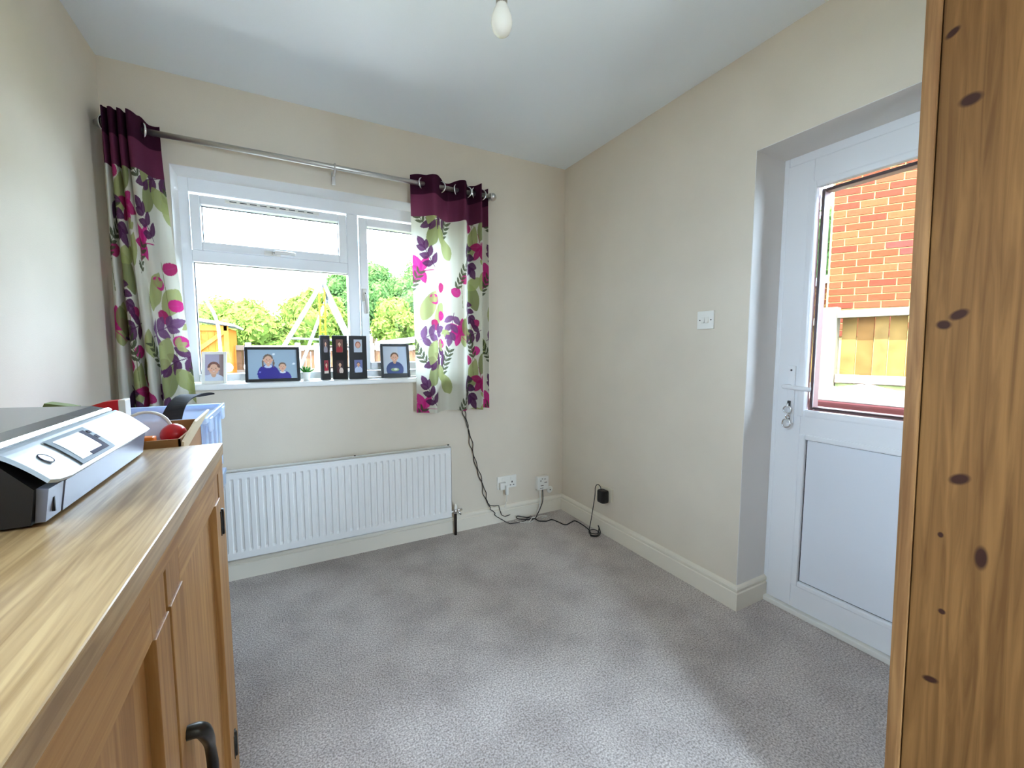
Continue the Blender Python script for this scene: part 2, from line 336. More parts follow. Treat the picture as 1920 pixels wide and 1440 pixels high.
# ================================================================== WINDOW
win = sroot('window_1', 'white three-light window above the radiator', (-1.46, 0.18, WZ0))
def bar(name, x0, x1, z0, z1, y0, y1, parent=win, m=M_upvc, bev=0.004): return box(name, (x0, y0, z0), (x1, y1, z1), m, parent, bev)
fy0, fy1 = 0.150, 0.225
ZB = 1.0
bar('frame_side', WX0, WX0 + 0.043, ZB, WZ1, fy0, fy1); bar('frame_side', WX1 - 0.043, WX1, ZB, WZ1, fy0, fy1)
bar('frame_head', WX0 + 0.043, WX1 - 0.043, 1.940, WZ1, fy0, fy1); bar('frame_foot', WX0 + 0.043, WX1 - 0.043, ZB, 1.040, fy0, fy1)
bar('mullion', -1.410, -1.350, 1.040, 1.940, fy0, fy1); bar('transom', WX0 + 0.043, -1.410, 1.604, 1.662, fy0, fy1)
def sash(nm, x0, x1, z0, z1, wd, dx=0.0):
    y0, y1 = 0.136, 0.20
    s = MB()
    for lo, hi in (((x0, y0, z0), (x0 + wd, y1, z1)), ((x1 - wd, y0, z0), (x1, y1, z1)), ((x0 + wd, y0, z1 - wd), (x1 - wd, y1, z1)), ((x0 + wd, y0, z0), (x1 - wd, y1, z0 + wd))): s.box(lo, hi, 0.005)
    return s.build(nm, M_upvc, win)
vs1 = sash('vent_sash', WX0 + 0.047, -1.412, 1.660, 1.926, 0.042)
vs2 = sash('side_sash', -1.346, WX1 - 0.046, 1.044, 1.926, 0.046)
def pane(x0, x1, z0, z1, y=0.185, parent=win): return box('pane', (x0, y, z0), (x1, y + 0.004, z1), glass(), parent)
pane(WX0 + 0.085, -1.450, 1.698, 1.888); pane(WX0 + 0.04, -1.405, 1.042, 1.606); pane(-1.304, WX1 - 0.09, 1.086, 1.884)
def gasket(x0, x1, z0, z1):
    t = 0.004; g = MB(); y0, y1 = 0.178, 0.186
    g.box((x0, y0, z0), (x0 + t, y1, z1)).box((x1 - t, y0, z0), (x1, y1, z1)).box((x0, y0, z1 - t), (x1, y1, z1)).box((x0, y0, z0), (x1, y1, z0 + t))
    return g.build('gasket', M_gasket, win)
gasket(WX0 + 0.088, -1.453, 1.701, 1.885); gasket(WX0 + 0.043, -1.409, 1.039, 1.605); gasket(-1.301, WX1 - 0.091, 1.089, 1.881)
def glazing_bead(x0, x1, z0, z1):
    g = MB(); t = 0.012; y0, y1 = 0.165, 0.18
    g.box((x0, y0, z0), (x0 + t, y1, z1), 0.004).box((x1 - t, y0, z0), (x1, y1, z1), 0.004).box((x0, y0, z1 - t), (x1, y1, z1), 0.004).box((x0, y0, z0), (x1, y1, z0 + t), 0.004)
    return g.build('glazing_bead', M_upvc, win)
glazing_bead(WX0 + 0.032, -1.399, 1.03, 1.615)
# trickle vent strip on the top sash
tv = box('trickle_vent', (-1.985, 0.124, 1.900), (-1.553, 0.138, 1.918), M_white, win, 0.004)
for i in range(9):
    box('vent_slot', (-1.965 + i * 0.044, 0.1225, 1.907), (-1.935 + i * 0.044, 0.1245, 1.911), M_gasket, tv)
def win_handle(x, z, vertical):
    h = MB()
    if vertical:
        h.box((x - 0.012, 0.122, z - 0.045), (x + 0.012, 0.138, z + 0.03), 0.005)
        h.tube([(x, 0.118, z), (x + 0.002, 0.098, z - 0.015), (x + 0.006, 0.092, z - 0.06), (x + 0.010, 0.094, z - 0.115)], [0.011, 0.010, 0.009, 0.008], 8, smooth_path=4)
    else:
        h.box((x - 0.045, 0.122, z - 0.012), (x + 0.03, 0.138, z + 0.012), 0.005)
        h.tube([(x, 0.118, z), (x + 0.012, 0.098, z + 0.002), (x + 0.05, 0.092, z + 0.002), (x + 0.10, 0.094, z)], [0.011, 0.010, 0.009, 0.008], 8, smooth_path=4)
    o = h.build('window_handle', M_white, win)
    MB().lathe([(0.004, 0), (0.004, 0.003)], (x + 0.002, 0.098, z), 10, M=Matrix.Rotation(math.pi / 2, 4, 'X').to_3x3()).build('lock_button', M_gasket, o)
win_handle(-1.778, 1.672, False); win_handle(-1.326, 1.49, True)
# window board
box('sill', (WX0 - 0.025, -0.03, 0.972), (WX1 + 0.03, 0.152, 1.0), mat('sill_gloss', (236, 236, 232), 0.3), win, 0.008)
# ================================================================== DOOR
door = sroot('door_1', 'white half-glazed door in the right wall', (0.23, (DY0 + DY1) / 2, 0))
def db(name, y0, y1, z0, z1, x0, x1, parent=door, m=M_upvc, bev=0.004): return box(name, (x0, min(y0, y1), z0), (x1, max(y0, y1), z1), m, parent, bev)
FA, FB = DY0, DY1
db('frame_side', FA, FA - 0.022, 0.0, DZ1, 0.205, 0.275); db('frame_side', FB, FB + 0.022, 0.0, DZ1, 0.205, 0.275)
db('frame_head', FA - 0.022, FB + 0.022, 1.948, DZ1, 0.205, 0.275)
db('threshold', FA, FB, 0.0, 0.022, 0.180, 0.275, m=M_white)
LA, LB = FA - 0.0235, FB + 0.0235
GA, GB = -1.497, -2.138
db('stile', LA, GA + 0.012, 0.026, 1.946, 0.198, 0.258); db('stile', GB - 0.012, LB, 0.026, 1.946, 0.198, 0.258)
db('top_rail', GA + 0.012, GB - 0.012, 1.842, 1.946, 0.198, 0.258); db('middle_rail', GA + 0.012, GB - 0.012, 0.790, 0.898, 0.198, 0.258); db('bottom_rail', GA + 0.012, GB - 0.012, 0.026, 0.140, 0.198, 0.258)
def ring(name, y0, y1, z0, z1, t, x0, x1, m, bev=0.004):
    y0, y1 = min(y0, y1), max(y0, y1)
    g = MB().box((x0, y0, z0), (x1, y0 + t, z1), bev).box((x0, y1 - t, z0), (x1, y1, z1), bev).box((x0, y0 + t, z1 - t), (x1, y1 - t, z1), bev).box((x0, y0 + t, z0), (x1, y1 - t, z0 + t), bev)
    return g.build(name, m, door)
ring('glazing_bead', GA + 0.030, GB - 0.030, 0.880, 1.858, 0.030, 0.1935, 0.225, M_upvc, 0.008)
ring('outer_bead', GA + 0.002, GB - 0.002, 0.908, 1.830, 0.014, 0.240, 0.285, M_brownout)
box('pane', (0.230, GB, 0.91), (0.234, GA, 1.83), glass(), door)
ring('panel_bead', GA + 0.012, GB - 0.012, 0.126, 0.806, 0.024, 0.1935, 0.235, M_upvc, 0.006)
box('panel_gasket', (0.211, GB + 0.012, 0.149), (0.216, GA - 0.012, 0.783), M_gasket, door)
box('panel', (0.208, GB + 0.016, 0.153), (0.225, GA - 0.016, 0.779), M_upvcin, door, 0.002)
hp = db('handle_plate', -1.430, -1.460, 0.846, 1.098, 0.186, 0.198, m=M_upvc, bev=0.008)
MB().tube([(0.190, -1.440, 1.008), (0.150, -1.440, 1.008), (0.142, -1.450, 1.008), (0.142, -1.53, 1.004), (0.146, -1.545, 1.003)], 0.0095, 10, smooth_path=5).build('lever', M_upvc, hp)
for z in (1.078, 0.866): MB().lathe([(0.004, 0), (0.004, 0.002)], (0.186, -1.445, z), 10, M=Matrix.Rotation(-math.pi / 2, 3, 'Y')).build('screw', M_gasket, hp)
box('keyhole', (0.178, -1.450, 0.918), (0.187, -1.438, 0.945), M_dark, hp, 0.003)
key = thing('door_key', 'silver key ring hanging from the lock of the white door', 'key', (0.172, -1.444, 0.922))
def ringtube(c, r, tr, M_, n=24):
    return [Vector(c) + M_ @ Vector((r * math.cos(2 * math.pi * i / n), r * math.sin(2 * math.pi * i / n), 0)) for i in range(n)]
Mz = Matrix.Rotation(math.pi / 2, 3, 'Y')
MB().tube(ringtube((0.172, -1.444, 0.906), 0.016, 0, Mz), 0.0028, 6, closed=True).build('key_bow', M_chrome, key)
box('key_blade', (0.166, -1.447, 0.919), (0.186, -1.441, 0.934), M_chrome, key, 0.001)
MB().tube(ringtube((0.170, -1.446, 0.876), 0.007, 0, Matrix.Rotation(0.5, 3, 'Z') @ Mz), 0.0025, 6, closed=True).build('link', M_chrome, key)
MB().tube([(0.168, -1.446, 0.868), (0.167, -1.432, 0.858), (0.166, -1.430, 0.840), (0.166, -1.438, 0.829), (0.166, -1.451, 0.830), (0.166, -1.462, 0.840), (0.167, -1.458, 0.858), (0.168, -1.449, 0.868)], 0.003, 6, smooth_path=4).build('clip', M_chrome, key)
# ================================================================== RADIATOR
rad = thing('radiator', 'long white panel radiator on the wall below the window', 'radiator', (-1.51, -0.07, 0.14))
RX0, RX1, RZ0, RZ1 = -2.130, -0.886, 0.140, 0.578
def flutes():
    n = 36; x0 = RX0 + 0.02; x1 = RX1 - 0.02; p = (x1 - x0) / n
    xs = [(RX0, 0.0)]
    for i in range(n):
        a = x0 + i * p
        xs += [(a + p * 0.04, 0), (a + p * 0.16, 1), (a + p * 0.42, 1), (a + p * 0.54, 0)] if True else []
    xs.append((RX1, 0.0))
    zs = [(RZ0, 0), (RZ0 + 0.034, 0), (RZ0 + 0.046, 1), (RZ1 - 0.046, 1), (RZ1 - 0.034, 0), (RZ1, 0)]
    v = []; f = []
    for (z, k) in zs:
        for (x, d) in xs: v.append((x, -0.1 + (0.009 * d * k), z))
    c = len(xs)
    for i in range(len(zs) - 1):
        for j in range(c - 1): f.append((i * c + j, i * c + j + 1, (i + 1) * c + j + 1, (i + 1) * c + j))
    return MB().add(v, f)
fl = flutes()
fl.box((RX0, -0.086, RZ0), (RX1, -0.078, RZ1), 0.002).box((RX0, -0.1, RZ0), (RX0 + 0.002, -0.08, RZ1)).box((RX1 - 0.002, -0.1, RZ0), (RX1, -0.08, RZ1)).box((RX0, -0.1, RZ1 - 0.002), (RX1, -0.08, RZ1)).box((RX0, -0.1, RZ0), (RX1, -0.08, RZ0 + 0.002))
fl.build('front_panel', M_rad, rad, recalc=False)
box('seam', (RX0 + 0.005, -0.103, RZ1 - 0.012), (RX1 - 0.005, -0.0985, RZ1 - 0.003), M_rad, rad, 0.002)
box('rear_panel', (RX0, -0.056, RZ0 + 0.004), (RX1 + 0.006, -0.036, RZ1 - 0.001), M_rad, rad, 0.003)
box('convector', (RX0 + 0.05, -0.078, RZ0 + 0.05), (RX1 - 0.05, -0.056, RZ1 - 0.03), mat('convector_grey', (150, 150, 148), 0.6), rad)
for x in (-1.95, -1.10):
    box('wall_bracket', (x - 0.015, -0.036, RZ0 + 0.03), (x + 0.015, -0.0005, RZ1 - 0.05), M_rad, rad)
MB().lathe([(0.006, 0), (0.006, 0.012)], (RX1 + 0.0, -0.046, RZ1 - 0.008), 10).build('bleed_valve', M_dark, rad)
MB().lathe([(0.005, 0), (0.005, 0.008)], (-1.43, -0.046, RZ1 - 0.006), 10).build('bleed_valve', M_dark, rad)
val = MB().lathe([(0.010, 0), (0.013, 0.004), (0.013, 0.022), (0.010, 0.026)], (-0.845, -0.05, 0.138), 12)
val.tube([(-0.886, -0.06, 0.155), (-0.845, -0.05, 0.155)], 0.009, 10).tube([(-0.845, -0.05, 0.155), (-0.803, -0.056, 0.160)], 0.008, 10).tube([(-0.826, -0.052, 0.152), (-0.812, -0.058, 0.128)], 0.006, 8)
vo = val.build('valve', M_chrome, rad)
MB().lathe([(0.010, 0.0), (0.011, 0.012), (0.008, 0.030), (0.004, 0.036)], (-0.845, -0.05, 0.163), 12).build('valve_cap', M_white, vo)
MB().tube([(-0.845, -0.05, 0.14), (-0.845, -0.05, 0.0)], 0.0085, 10).build('supply_pipe', M_copper, rad)
# ================================================================== CURTAIN POLE + CURTAINS
RY, RZ = -0.088, 2.092
pole = thing('curtain_pole', 'brushed steel curtain pole with round finials above the window', 'curtain pole', (-1.5, RY, RZ))
MB().tube([(-2.372, RY, RZ), (-0.60, RY, RZ)], 0.0125, 16).build('rod', M_steel, pole)
def sphere_prof(r, n=10): return [(max(1e-4, r * math.sin(math.pi * i / n)), -r * math.cos(math.pi * i / n)) for i in range(n + 1)]
MB().lathe(sphere_prof(0.019), (-2.379, RY, RZ), 18).build('finial', M_steel, pole); MB().lathe(sphere_prof(0.024), (-0.596, RY, RZ), 18).build('finial', M_steel, pole)
for x in (-2.365, -1.487, -0.612):
    bk = MB().tube([(x, -0.004, RZ - 0.012), (x, RY, RZ - 0.016)], 0.007, 8).box((x - 0.009, -0.006, RZ - 0.06), (x + 0.009, 0.0, RZ + 0.012), 0.002)
    bk.tube(ringtube((x, RY, RZ), 0.0165, 0, Mz), 0.004, 6, closed=True)
    bk.build('bracket', M_steel, pole)
# --- printed leaf pattern
CREAM = np.array((216, 214, 200.)); MAG = (196, 40, 124); MAG2 = (170, 36, 96); AUB = (84, 44, 80); AUB2 = (112, 72, 112); OLV = (158, 164, 104); OLV2 = (128, 134, 84); DGR = (78, 84, 60)
PU, PV = 0.56, 0.62
def make_leaves():
    Lf = []
    def leaf(u, v, a, l, wd, c, p=0.9): Lf.append((u, v, math.radians(a), l, wd, c, p))
    def stem(u0, v0, u1, v1, c, wd=0.0016):
        Lf.append((u0, v0, math.atan2(v1 - v0, u1 - u0), math.hypot(u1 - u0, v1 - v0), wd, c, 0.12))
    # big olive leaves
    for (u, v, a, l, wd, c) in ((.06, .42, 60, .15, .038, OLV), (.20, .50, 235, .13, .036, OLV), (.33, .30, 80, .15, .040, OLV), (.47, .47, 110, .14, .036, OLV2), (.10, .12, 65, .14, .034, OLV2), (.25, .08, 120, .12, .032, OLV), (.42, .10, 75, .15, .036, OLV), (.53, .28, 250, .12, .034, OLV2), (.40, .58, 20, .11, .03, OLV), (.02, .26, 100, .10, .03, OLV)): leaf(u, v, a, l, wd, c, 0.8)
    # chains of magenta rounds
    for (u, v0, n) in ((.155, .56, 5), (.43, .40, 4), (.31, .60, 2)):
        stem(u, v0 + .03, u + .012, v0 - n * .062, OLV2)
        for k in range(n):
            s = 1 if k % 2 == 0 else -1; a = (20 if s > 0 else 160) - 8 * k
            leaf(u + .004 * s, v0 - k * .060, a, .056, .022, MAG if k % 3 else MAG2, 0.55)
    # magenta sprays
    for (u, v, rot, c) in ((.30, .36, 0, MAG), (.06, .02, 40, MAG), (.50, .14, 150, MAG2)):
        for (da, l, wd) in ((20, .075, .019), (75, .075, .020), (135, .07, .020), (190, .075, .022), (250, .06, .018)): leaf(u, v, rot + da, l, wd, c, 0.75)
        stem(u, v, u + .07 * math.cos(math.radians(rot - 40)), v + .07 * math.sin(math.radians(rot - 40)), c)
    # aubergine sprigs
    for (u, v, rot, sc, c) in ((.23, .27, 200, 1.0, AUB), (.36, .17, 300, 1.1, AUB), (.04, .33, 20, 1.0, AUB2), (.50, .38, 200, .9, AUB), (.13, .03, 120, .9, AUB), (.27, .46, 260, .9, AUB2), (.38, .52, 300, .8, AUB)):
        ca, sa = math.cos(math.radians(rot)), math.sin(math.radians(rot))
        stem(u, v, u + .13 * sc * ca, v + .13 * sc * sa, c, .0018)
        for k in range(3):
            q = .02 + .042 * k
            for s in (-1, 1): leaf(u + q * sc * ca, v + q * sc * sa, rot + s * (52 - 8 * k), (.062 - .006 * k) * sc, .0165 * sc, c, 0.8)
        leaf(u + .12 * sc * ca, v + .12 * sc * sa, rot, .06 * sc, .017 * sc, c, 0.8)
    # slim dark-green ferns
    for (u, v, rot, n) in ((.20, .16, 70, 6), (.45, .24, 110, 6), (.00, .54, 60, 5), (.34, .02, 60, 6), (.28, .56, 60, 5), (.08, .22, 125, 5)):
        ca, sa = math.cos(math.radians(rot)), math.sin(math.radians(rot))
        stem(u, v, u + .024 * n * ca, v + .024 * n * sa, DGR, .0015)
        for k in range(n):
            q = .012 + .022 * k
            for s in (-1, 1): leaf(u + q * ca, v + q * sa, rot + s * 42, .036, .0062, DGR, 0.9)
    for (u, v, a, l, wd, c) in ((.14, .33, 250, .12, .034, OLV), (.50, .56, 70, .12, .034, OLV), (.33, .43, 290, .11, .030, OLV2), (.16, .22, 300, .10, .028, OLV)): leaf(u, v, a, l, wd, c, 0.8)
    # small pale three-leaf twigs
    for (u, v, rot) in ((.12, .50, 90), (.39, .36, 60), (.22, .38, 270), (.52, .06, 90), (.17, .30, 20)):
        for da in (-50, 0, 50): leaf(u, v, rot + da, .036, .010, OLV, 0.75)
    return Lf
LEAVES = make_leaves()
def leaf_colors(U, V):
    c = np.empty(U.shape + (3,)); c[:] = CREAM
    for (u0, v0, a, l, wd, col, p) in LEAVES:
        du = U - u0; dv = V - v0
        du -= PU * np.round((du - 0.5 * l * math.cos(a)) / PU); dv -= PV * np.round((dv - 0.5 * l * math.sin(a)) / PV)
        t = (du * math.cos(a) + dv * math.sin(a)) / l; s = -du * math.sin(a) + dv * math.cos(a)
        tt = np.clip(t, 0, 1); half = wd * np.power(np.sin(np.pi * np.power(tt, 0.85)), p)
        ins = (t > 0) & (t < 1) & (np.abs(s) < half)
        k = np.array(col, float)
        vein = ins & (np.abs(s) < 0.0009) & (wd > .012)
        c[ins] = 0.12 * c[ins] + 0.88 * k
        c[vein] = c[vein] * 0.8 + 30
    return c
def curtain(name, label, keys_top, keys_bot, z_top, z_bot, u0, eyelets):
    """keys: plan polyline (x, y) of the cloth at the top and at the hem."""
    root = thing(name, label, 'curtain', (keys_top[len(keys_top) // 2][0], RY, z_bot), group='printed leaf curtains')
    def dens(K, n):
        P = catmull([Vector((x, y, 0)) for x, y in K], 24); A = np.array([(p.x, p.y) for p in P])
        s = np.concatenate([[0], np.cumsum(np.linalg.norm(np.diff(A, axis=0), axis=1))])
        q = np.linspace(0, s[-1], n); return np.stack([np.interp(q, s, A[:, 0]), np.interp(q, s, A[:, 1])], 1), s[-1]
    n = 330; At, lt = dens(keys_top, n); Ab, lb = dens(keys_bot, n); width = (lt + lb) / 2
    def surf(z0, z1, rows, off=0.0):
        z = np.linspace(z0, z1, rows); t = (z_top - z) / (z_top - z_bot); t = np.clip(t, 0, 1)[:, None, None]
        t = t * t * (3 - 2 * t)
        XY = At[None] * (1 - t) + Ab[None] * t
        P = np.zeros((rows, n, 3)); P[..., :2] = XY; P[..., 2] = z[:, None]
        # slight sway of the cloth and uneven top edge
        u = np.linspace(0, 1, n)[None]
        P[..., 1] += 0.004 * np.sin(9 * u + 5 * z[:, None]) * t[..., 0]
        return P, np.broadcast_to(u * width + u0, (rows, n)), np.broadcast_to(z[:, None], (rows, n))
    o = np.array(OFF[root.name])
    zb = z_top - 0.225
    P, U, V = surf(zb, z_bot, 440); c = leaf_colors(U / 1.28, (V - z_bot) / 1.28)
    body = painted_grid('printed_cloth', P - o, c, printed('curtain_print', 0.9, 0.30, weave=0.2), root)
    P2, U2, V2 = surf(z_top, zb, 60)
    top_wob = 0.006 * np.sin(np.linspace(0, 1, n) * 31) ; P2[0, :, 2] += top_wob
    cc = np.empty(P2.shape); cc[:] = (112, 54, 80)
    hemline = (V2 > z_top - 0.105); cc[hemline] = (68, 28, 50)
    band = painted_grid('purple_band', P2 - o, cc, printed('curtain_band', 0.85, 0.38, weave=0.35), root)
    for (x, y, ang) in eyelets:
        Me = Matrix.Rotation(ang, 3, 'Z') @ Matrix.Rotation(math.pi / 2, 3, 'Y')
        MB().tube(ringtube((x, y, RZ), 0.029, 0, Me), 0.005, 8, closed=True).build('eyelet', M_chrome, root)
    return root
F_, B_ = -0.140, -0.045
def zig(xs, fy, by, first_back=True, x_start=None, x_end=None):
    """crossings xs; bulges alternate behind / in front of the pole"""
    K = []; back = first_back
    if x_start is not None: K.append((x_start, (by if back else fy) * 0.7 + RY * 0.3))
    for i, x in enumerate(xs):
        K.append((x, RY)); back = not back
        nx = xs[i + 1] if i + 1 < len(xs) else (x_end if x_end is not None else x + 0.01)
        K.append(((x + nx) / 2, by if back else fy))
    if x_end is not None: K.append((x_end, RY))
    return K
xr = [-1.033, -0.927, -0.827, -0.765, -0.715, -0.672]
kt = zig(xr, F_, B_, True, -1.094, -0.626)
xrb = [-1.030, -0.945, -0.840, -0.775, -0.715, -0.670]
kb = zig(xrb, -0.135, -0.05, True, -1.082, -0.624)
curtain('eyelet_curtain', 'leaf-printed curtain with purple band drawn to the right of the window', kt, kb, 2.140, 0.797, 0.03, [(x, RY, (0.9 if i % 2 else -0.9)) for i, x in enumerate(xr)])
xl = [-2.362, -2.343, -2.327, -2.310, -2.293, -2.243]
kt = [(-2.352, -0.070), (-2.356, -0.10), (-2.358, -0.146), (-2.350, -0.156), (-2.344, -0.112), (-2.336, -0.154), (-2.322, -0.158), (-2.315, -0.114), (-2.307, -0.155), (-2.294, -0.158), (-2.287, -0.114), (-2.279, -0.156), (-2.262, -0.160), (-2.250, -0.125), (-2.243, RY), (-2.232, -0.056), (-2.212, -0.046), (-2.192, -0.052)]
kb = [(-2.378, -0.055), (-2.376, -0.10), (-2.370, -0.145), (-2.345, -0.158), (-2.328, -0.085), (-2.316, -0.150), (-2.294, -0.158), (-2.280, -0.082), (-2.268, -0.150), (-2.248, -0.156), (-2.236, -0.080), (-2.222, -0.142), (-2.200, -0.150), (-2.184, -0.112), (-2.174, -0.085), (-2.158, -0.068), (-2.140, -0.060), (-2.118, -0.074)]
curtain('eyelet_curtain', 'leaf-printed curtain with purple band bunched against the left wall', kt, kb, 2.140, 0.797, 0.31, [(x, RY, (0.5 if i % 2 else -0.5)) for i, x in enumerate(xl)])
# ================================================================== SIDEBOARD
OAKt = wood('oak_top', (150, 116, 72), (200, 168, 120), 'y', 0.34, 2.2, coat=0.35, tone=0.45)
OAKv = wood('oak_vertical', (154, 108, 58), (188, 144, 88), 'z', 0.45, 1.8)
OAKh = wood('oak_rail', (160, 114, 60), (194, 150, 92), 'y', 0.45, 1.8)
CX, CY0, CY1, CZ = -1.897, -2.84, -1.190, 0.93
sb = thing('sideboard', 'oak sideboard with panelled doors along the left wall', 'sideboard', (-2.14, -2.0, 0))
box('top', (-2.392, CY0, CZ - 0.030), (CX + 0.002, CY1 + 0.002, CZ), OAKt, sb, 0.002)
box('carcass', (-2.388, CY0 + 0.004, 0.06), (CX - 0.026, CY1 - 0.004, CZ - 0.030), OAKh, sb)
box('plinth', (-2.38, CY0 + 0.01, 0.0), (CX - 0.03, CY1 - 0.01, 0.06), OAKh, sb)
box('face_rail', (CX - 0.026, CY0, 0.871), (CX - 0.001, CY1, CZ - 0.030), OAKh, sb, 0.0015)
box('corner_post', (CX - 0.026, -1.266, 0.02), (CX - 0.0015, CY1, 0.871), OAKv, sb, 0.0015)
box('bottom_rail', (CX - 0.026, CY0, 0.02), (CX - 0.003, -1.266, 0.075), OAKh, sb, 0.0015)
M_bronze = mat('dark_metal', (52, 50, 46), 0.35, metal=0.8)
def sb_door(y0, y1, hinge_far, handle_y):
    d = box('door', (CX - 0.022, y0 + 0.07, 0.14), (CX - 0.013, y1 - 0.062, 0.816), OAKv, sb)
    x0, x1 = CX - 0.024, CX - 0.0035
    box('door_rail', (x0, y0 + 0.074, 0.812), (x1, y1 - 0.066, 0.868), OAKh, d, 0.001); box('door_rail', (x0, y0 + 0.074, 0.078), (x1, y1 - 0.066, 0.145), OAKh, d, 0.001)
    for a, b_ in ((y0, y0 + 0.074), (y1 - 0.066, y1)):
        box('stile', (x0, a, 0.078), (x1 + 0.0035, b_, 0.812), OAKv, d, 0.0012)
        box('stile_head', (x0, a, 0.812), (x1, b_, 0.868), OAKv, d, 0.0008)
    if handle_y is not None:
        hz = 0.59
        MB().tube([(x1, handle_y, hz), (x1 + 0.018, handle_y + 0.004, hz - 0.004), (x1 + 0.024, handle_y + 0.02, hz - 0.03), (x1 + 0.022, handle_y + 0.05, hz - 0.075), (x1 + 0.022, handle_y + 0.06, hz - 0.13), (x1 + 0.012, handle_y + 0.05, hz - 0.165), (x1, handle_y + 0.045, hz - 0.17)], [0.010, 0.011, 0.010, 0.008, 0.009, 0.010, 0.010], 8, smooth_path=5).build('handle', M_bronze, d)
    for z in ((0.72, 0.135) if hinge_far else ()):
        h = MB().tube([(x1 + 0.004, y1 + 0.002, z), (x1 + 0.004, y1 + 0.002, z + 0.062)], 0.0055, 8).box((x1 - 0.002, y1 - 0.012, z), (x1 + 0.005, y1 + 0.016, z + 0.060))
        h.build('hinge', M_bronze, d)
sb_door(-1.757, -1.268, True, -1.722); sb_door(-2.250, -1.768, False, None); sb_door(-2.745, -2.256, False, None)
# ================================================================== PRINTER
P_black = mat('printer_black', (22, 20, 21), 0.35); P_lid = mat('printer_lid', (120, 122, 124), 0.22, metal=0.2); P_silver = mat('printer_silver', (176, 188, 196), 0.38); P_grey = mat('printer_grey', (128, 136, 158), 0.35)
pr = thing('printer', 'black and silver inkjet printer on top of the oak sideboard', 'printer', (-2.2, -1.46, CZ))
PY0, PY1 = -1.690, -1.238
def yprism(name, poly, y0, y1, m, parent): return MB().prism(poly, y0, y1, 1).build(name, m, parent)
# side profile polygons are (x, z)
yprism('body', [(-2.385, CZ + 0.004), (-2.052, CZ + 0.004), (-2.046, CZ + 0.052), (-2.085, CZ + 0.098), (-2.385, CZ + 0.098)], PY0, PY1, P_black, pr)
lid = yprism('scanner_lid', [(-2.385, CZ + 0.099), (-2.096, CZ + 0.099), (-2.094, CZ + 0.108), (-2.12, CZ + 0.116), (-2.26, CZ + 0.121), (-2.37, CZ + 0.118), (-2.385, CZ + 0.110)], PY0 + 0.004, PY1 - 0.002, P_lid, pr)
yprism('lid_edge', [(-2.0965, CZ + 0.100), (-2.089, CZ + 0.098), (-2.088, CZ + 0.106), (-2.094, CZ + 0.111)], PY0 + 0.002, PY1 - 0.001, M_chrome, pr)
# control panel: curved slab sloping to the front with a rounded near end
def panel_pt(t, h=0.0):
    x = -2.086 + 0.058 * t; z = CZ + 0.100 - 0.048 * t ** 1.35
    return Vector((x + 0.62 * h, 0, z + 0.78 * h))
v = []; f = []; N = 10
ys = [PY0 + 0.004, PY0 + 0.02, PY0 + 0.05, PY1 - 0.03, PY1 - 0.004]
ins = [0.30, 0.12, 0.0, 0.0, 0.04]
for hh in (0.0, 0.006):
    for yi, y in enumerate(ys):
        for i in range(N + 1):
            t = i / N * (1 - ins[yi] * 0.35); p = panel_pt(t, hh); v.append((p.x, y, p.z))
nr = N + 1; lay = nr * len(ys)
for a in range(len(ys) - 1):
    for i in range(N):
        f.append((a * nr + i, a * nr + i + 1, (a + 1) * nr + i + 1, (a + 1) * nr + i)); f.append((lay + a * nr + i, lay + (a + 1) * nr + i, lay + (a + 1) * nr + i + 1, lay + a * nr + i + 1))
edge = [i for i in range(nr)] + [a * nr + N for a in range(1, len(ys))] + [(len(ys) - 1) * nr + i for i in range(N - 1, -1, -1)] + [a * nr for a in range(len(ys) - 2, 0, -1)]
for i in range(len(edge)):
    a, b_ = edge[i], edge[(i + 1) % len(edge)]; f.append((a, b_, lay + b_, lay + a))
cp = MB().add(v, f).build('control_panel', P_silver, pr)
def on_panel(name, t0, t1, y0, y1, m, h0=0.0062, h1=0.0072):
    h0 += 0.0012; h1 += 0.0012
    vv = []; k = 10
    for h in (h0, h1):
        for i in range(k + 1):
            p = panel_pt(t0 + (t1 - t0) * i / k, h)
            vv += [(p.x, y0, p.z), (p.x, y1, p.z)]
    ff = []; o = 2 * (k + 1)
    for i in range(k):
        a = 2 * i; ff += [(a, a + 1, a + 3, a + 2), (o + a, o + a + 2, o + a + 3, o + a + 1), (a, a + 2, o + a + 2, o + a), (a + 1, o + a + 1, o + a + 3, a + 3)]
    ff += [(0, o, o + 1, 1), (2 * k, 2 * k + 1, o + 2 * k + 1, o + 2 * k)]
    return MB().add(vv, ff).build(name, m, cp)
P_scr = mat('screen_surround', (140, 152, 160), 0.6, spec=0.1); P_scrin = mat('screen', (150, 180, 188), 0.12); P_icon = mat('screen_grey', (70, 66, 84), 0.7, spec=0.05)
on_panel('screen_surround', 0.20, 0.94, -1.595, -1.455, P_scr)
on_panel('screen', 0.30, 0.86, -1.582, -1.492, P_scrin, 0.0073, 0.0078)
on_panel('screen_reflection_strip', 0.30, 0.88, -1.490, -1.474, P_icon, 0.0073, 0.0078)
on_panel('screen_footer', 0.80, 0.88, -1.545, -1.490, P_icon, 0.0079, 0.0082)
on_panel('button', 0.34, 0.44, -1.470, -1.460, P_icon, 0.0073, 0.0078); on_panel('button', 0.52, 0.62, -1.470, -1.460, P_icon, 0.0073, 0.0078)
pb = panel_pt(0.55, 0.0066)
MB().lathe([(0.010, 0), (0.010, 0.001)], (pb.x, -1.640, pb.z), 18, M=Matrix.Rotation(math.radians(38), 3, 'Y'), sm=False).build('home_button', P_silver, cp)
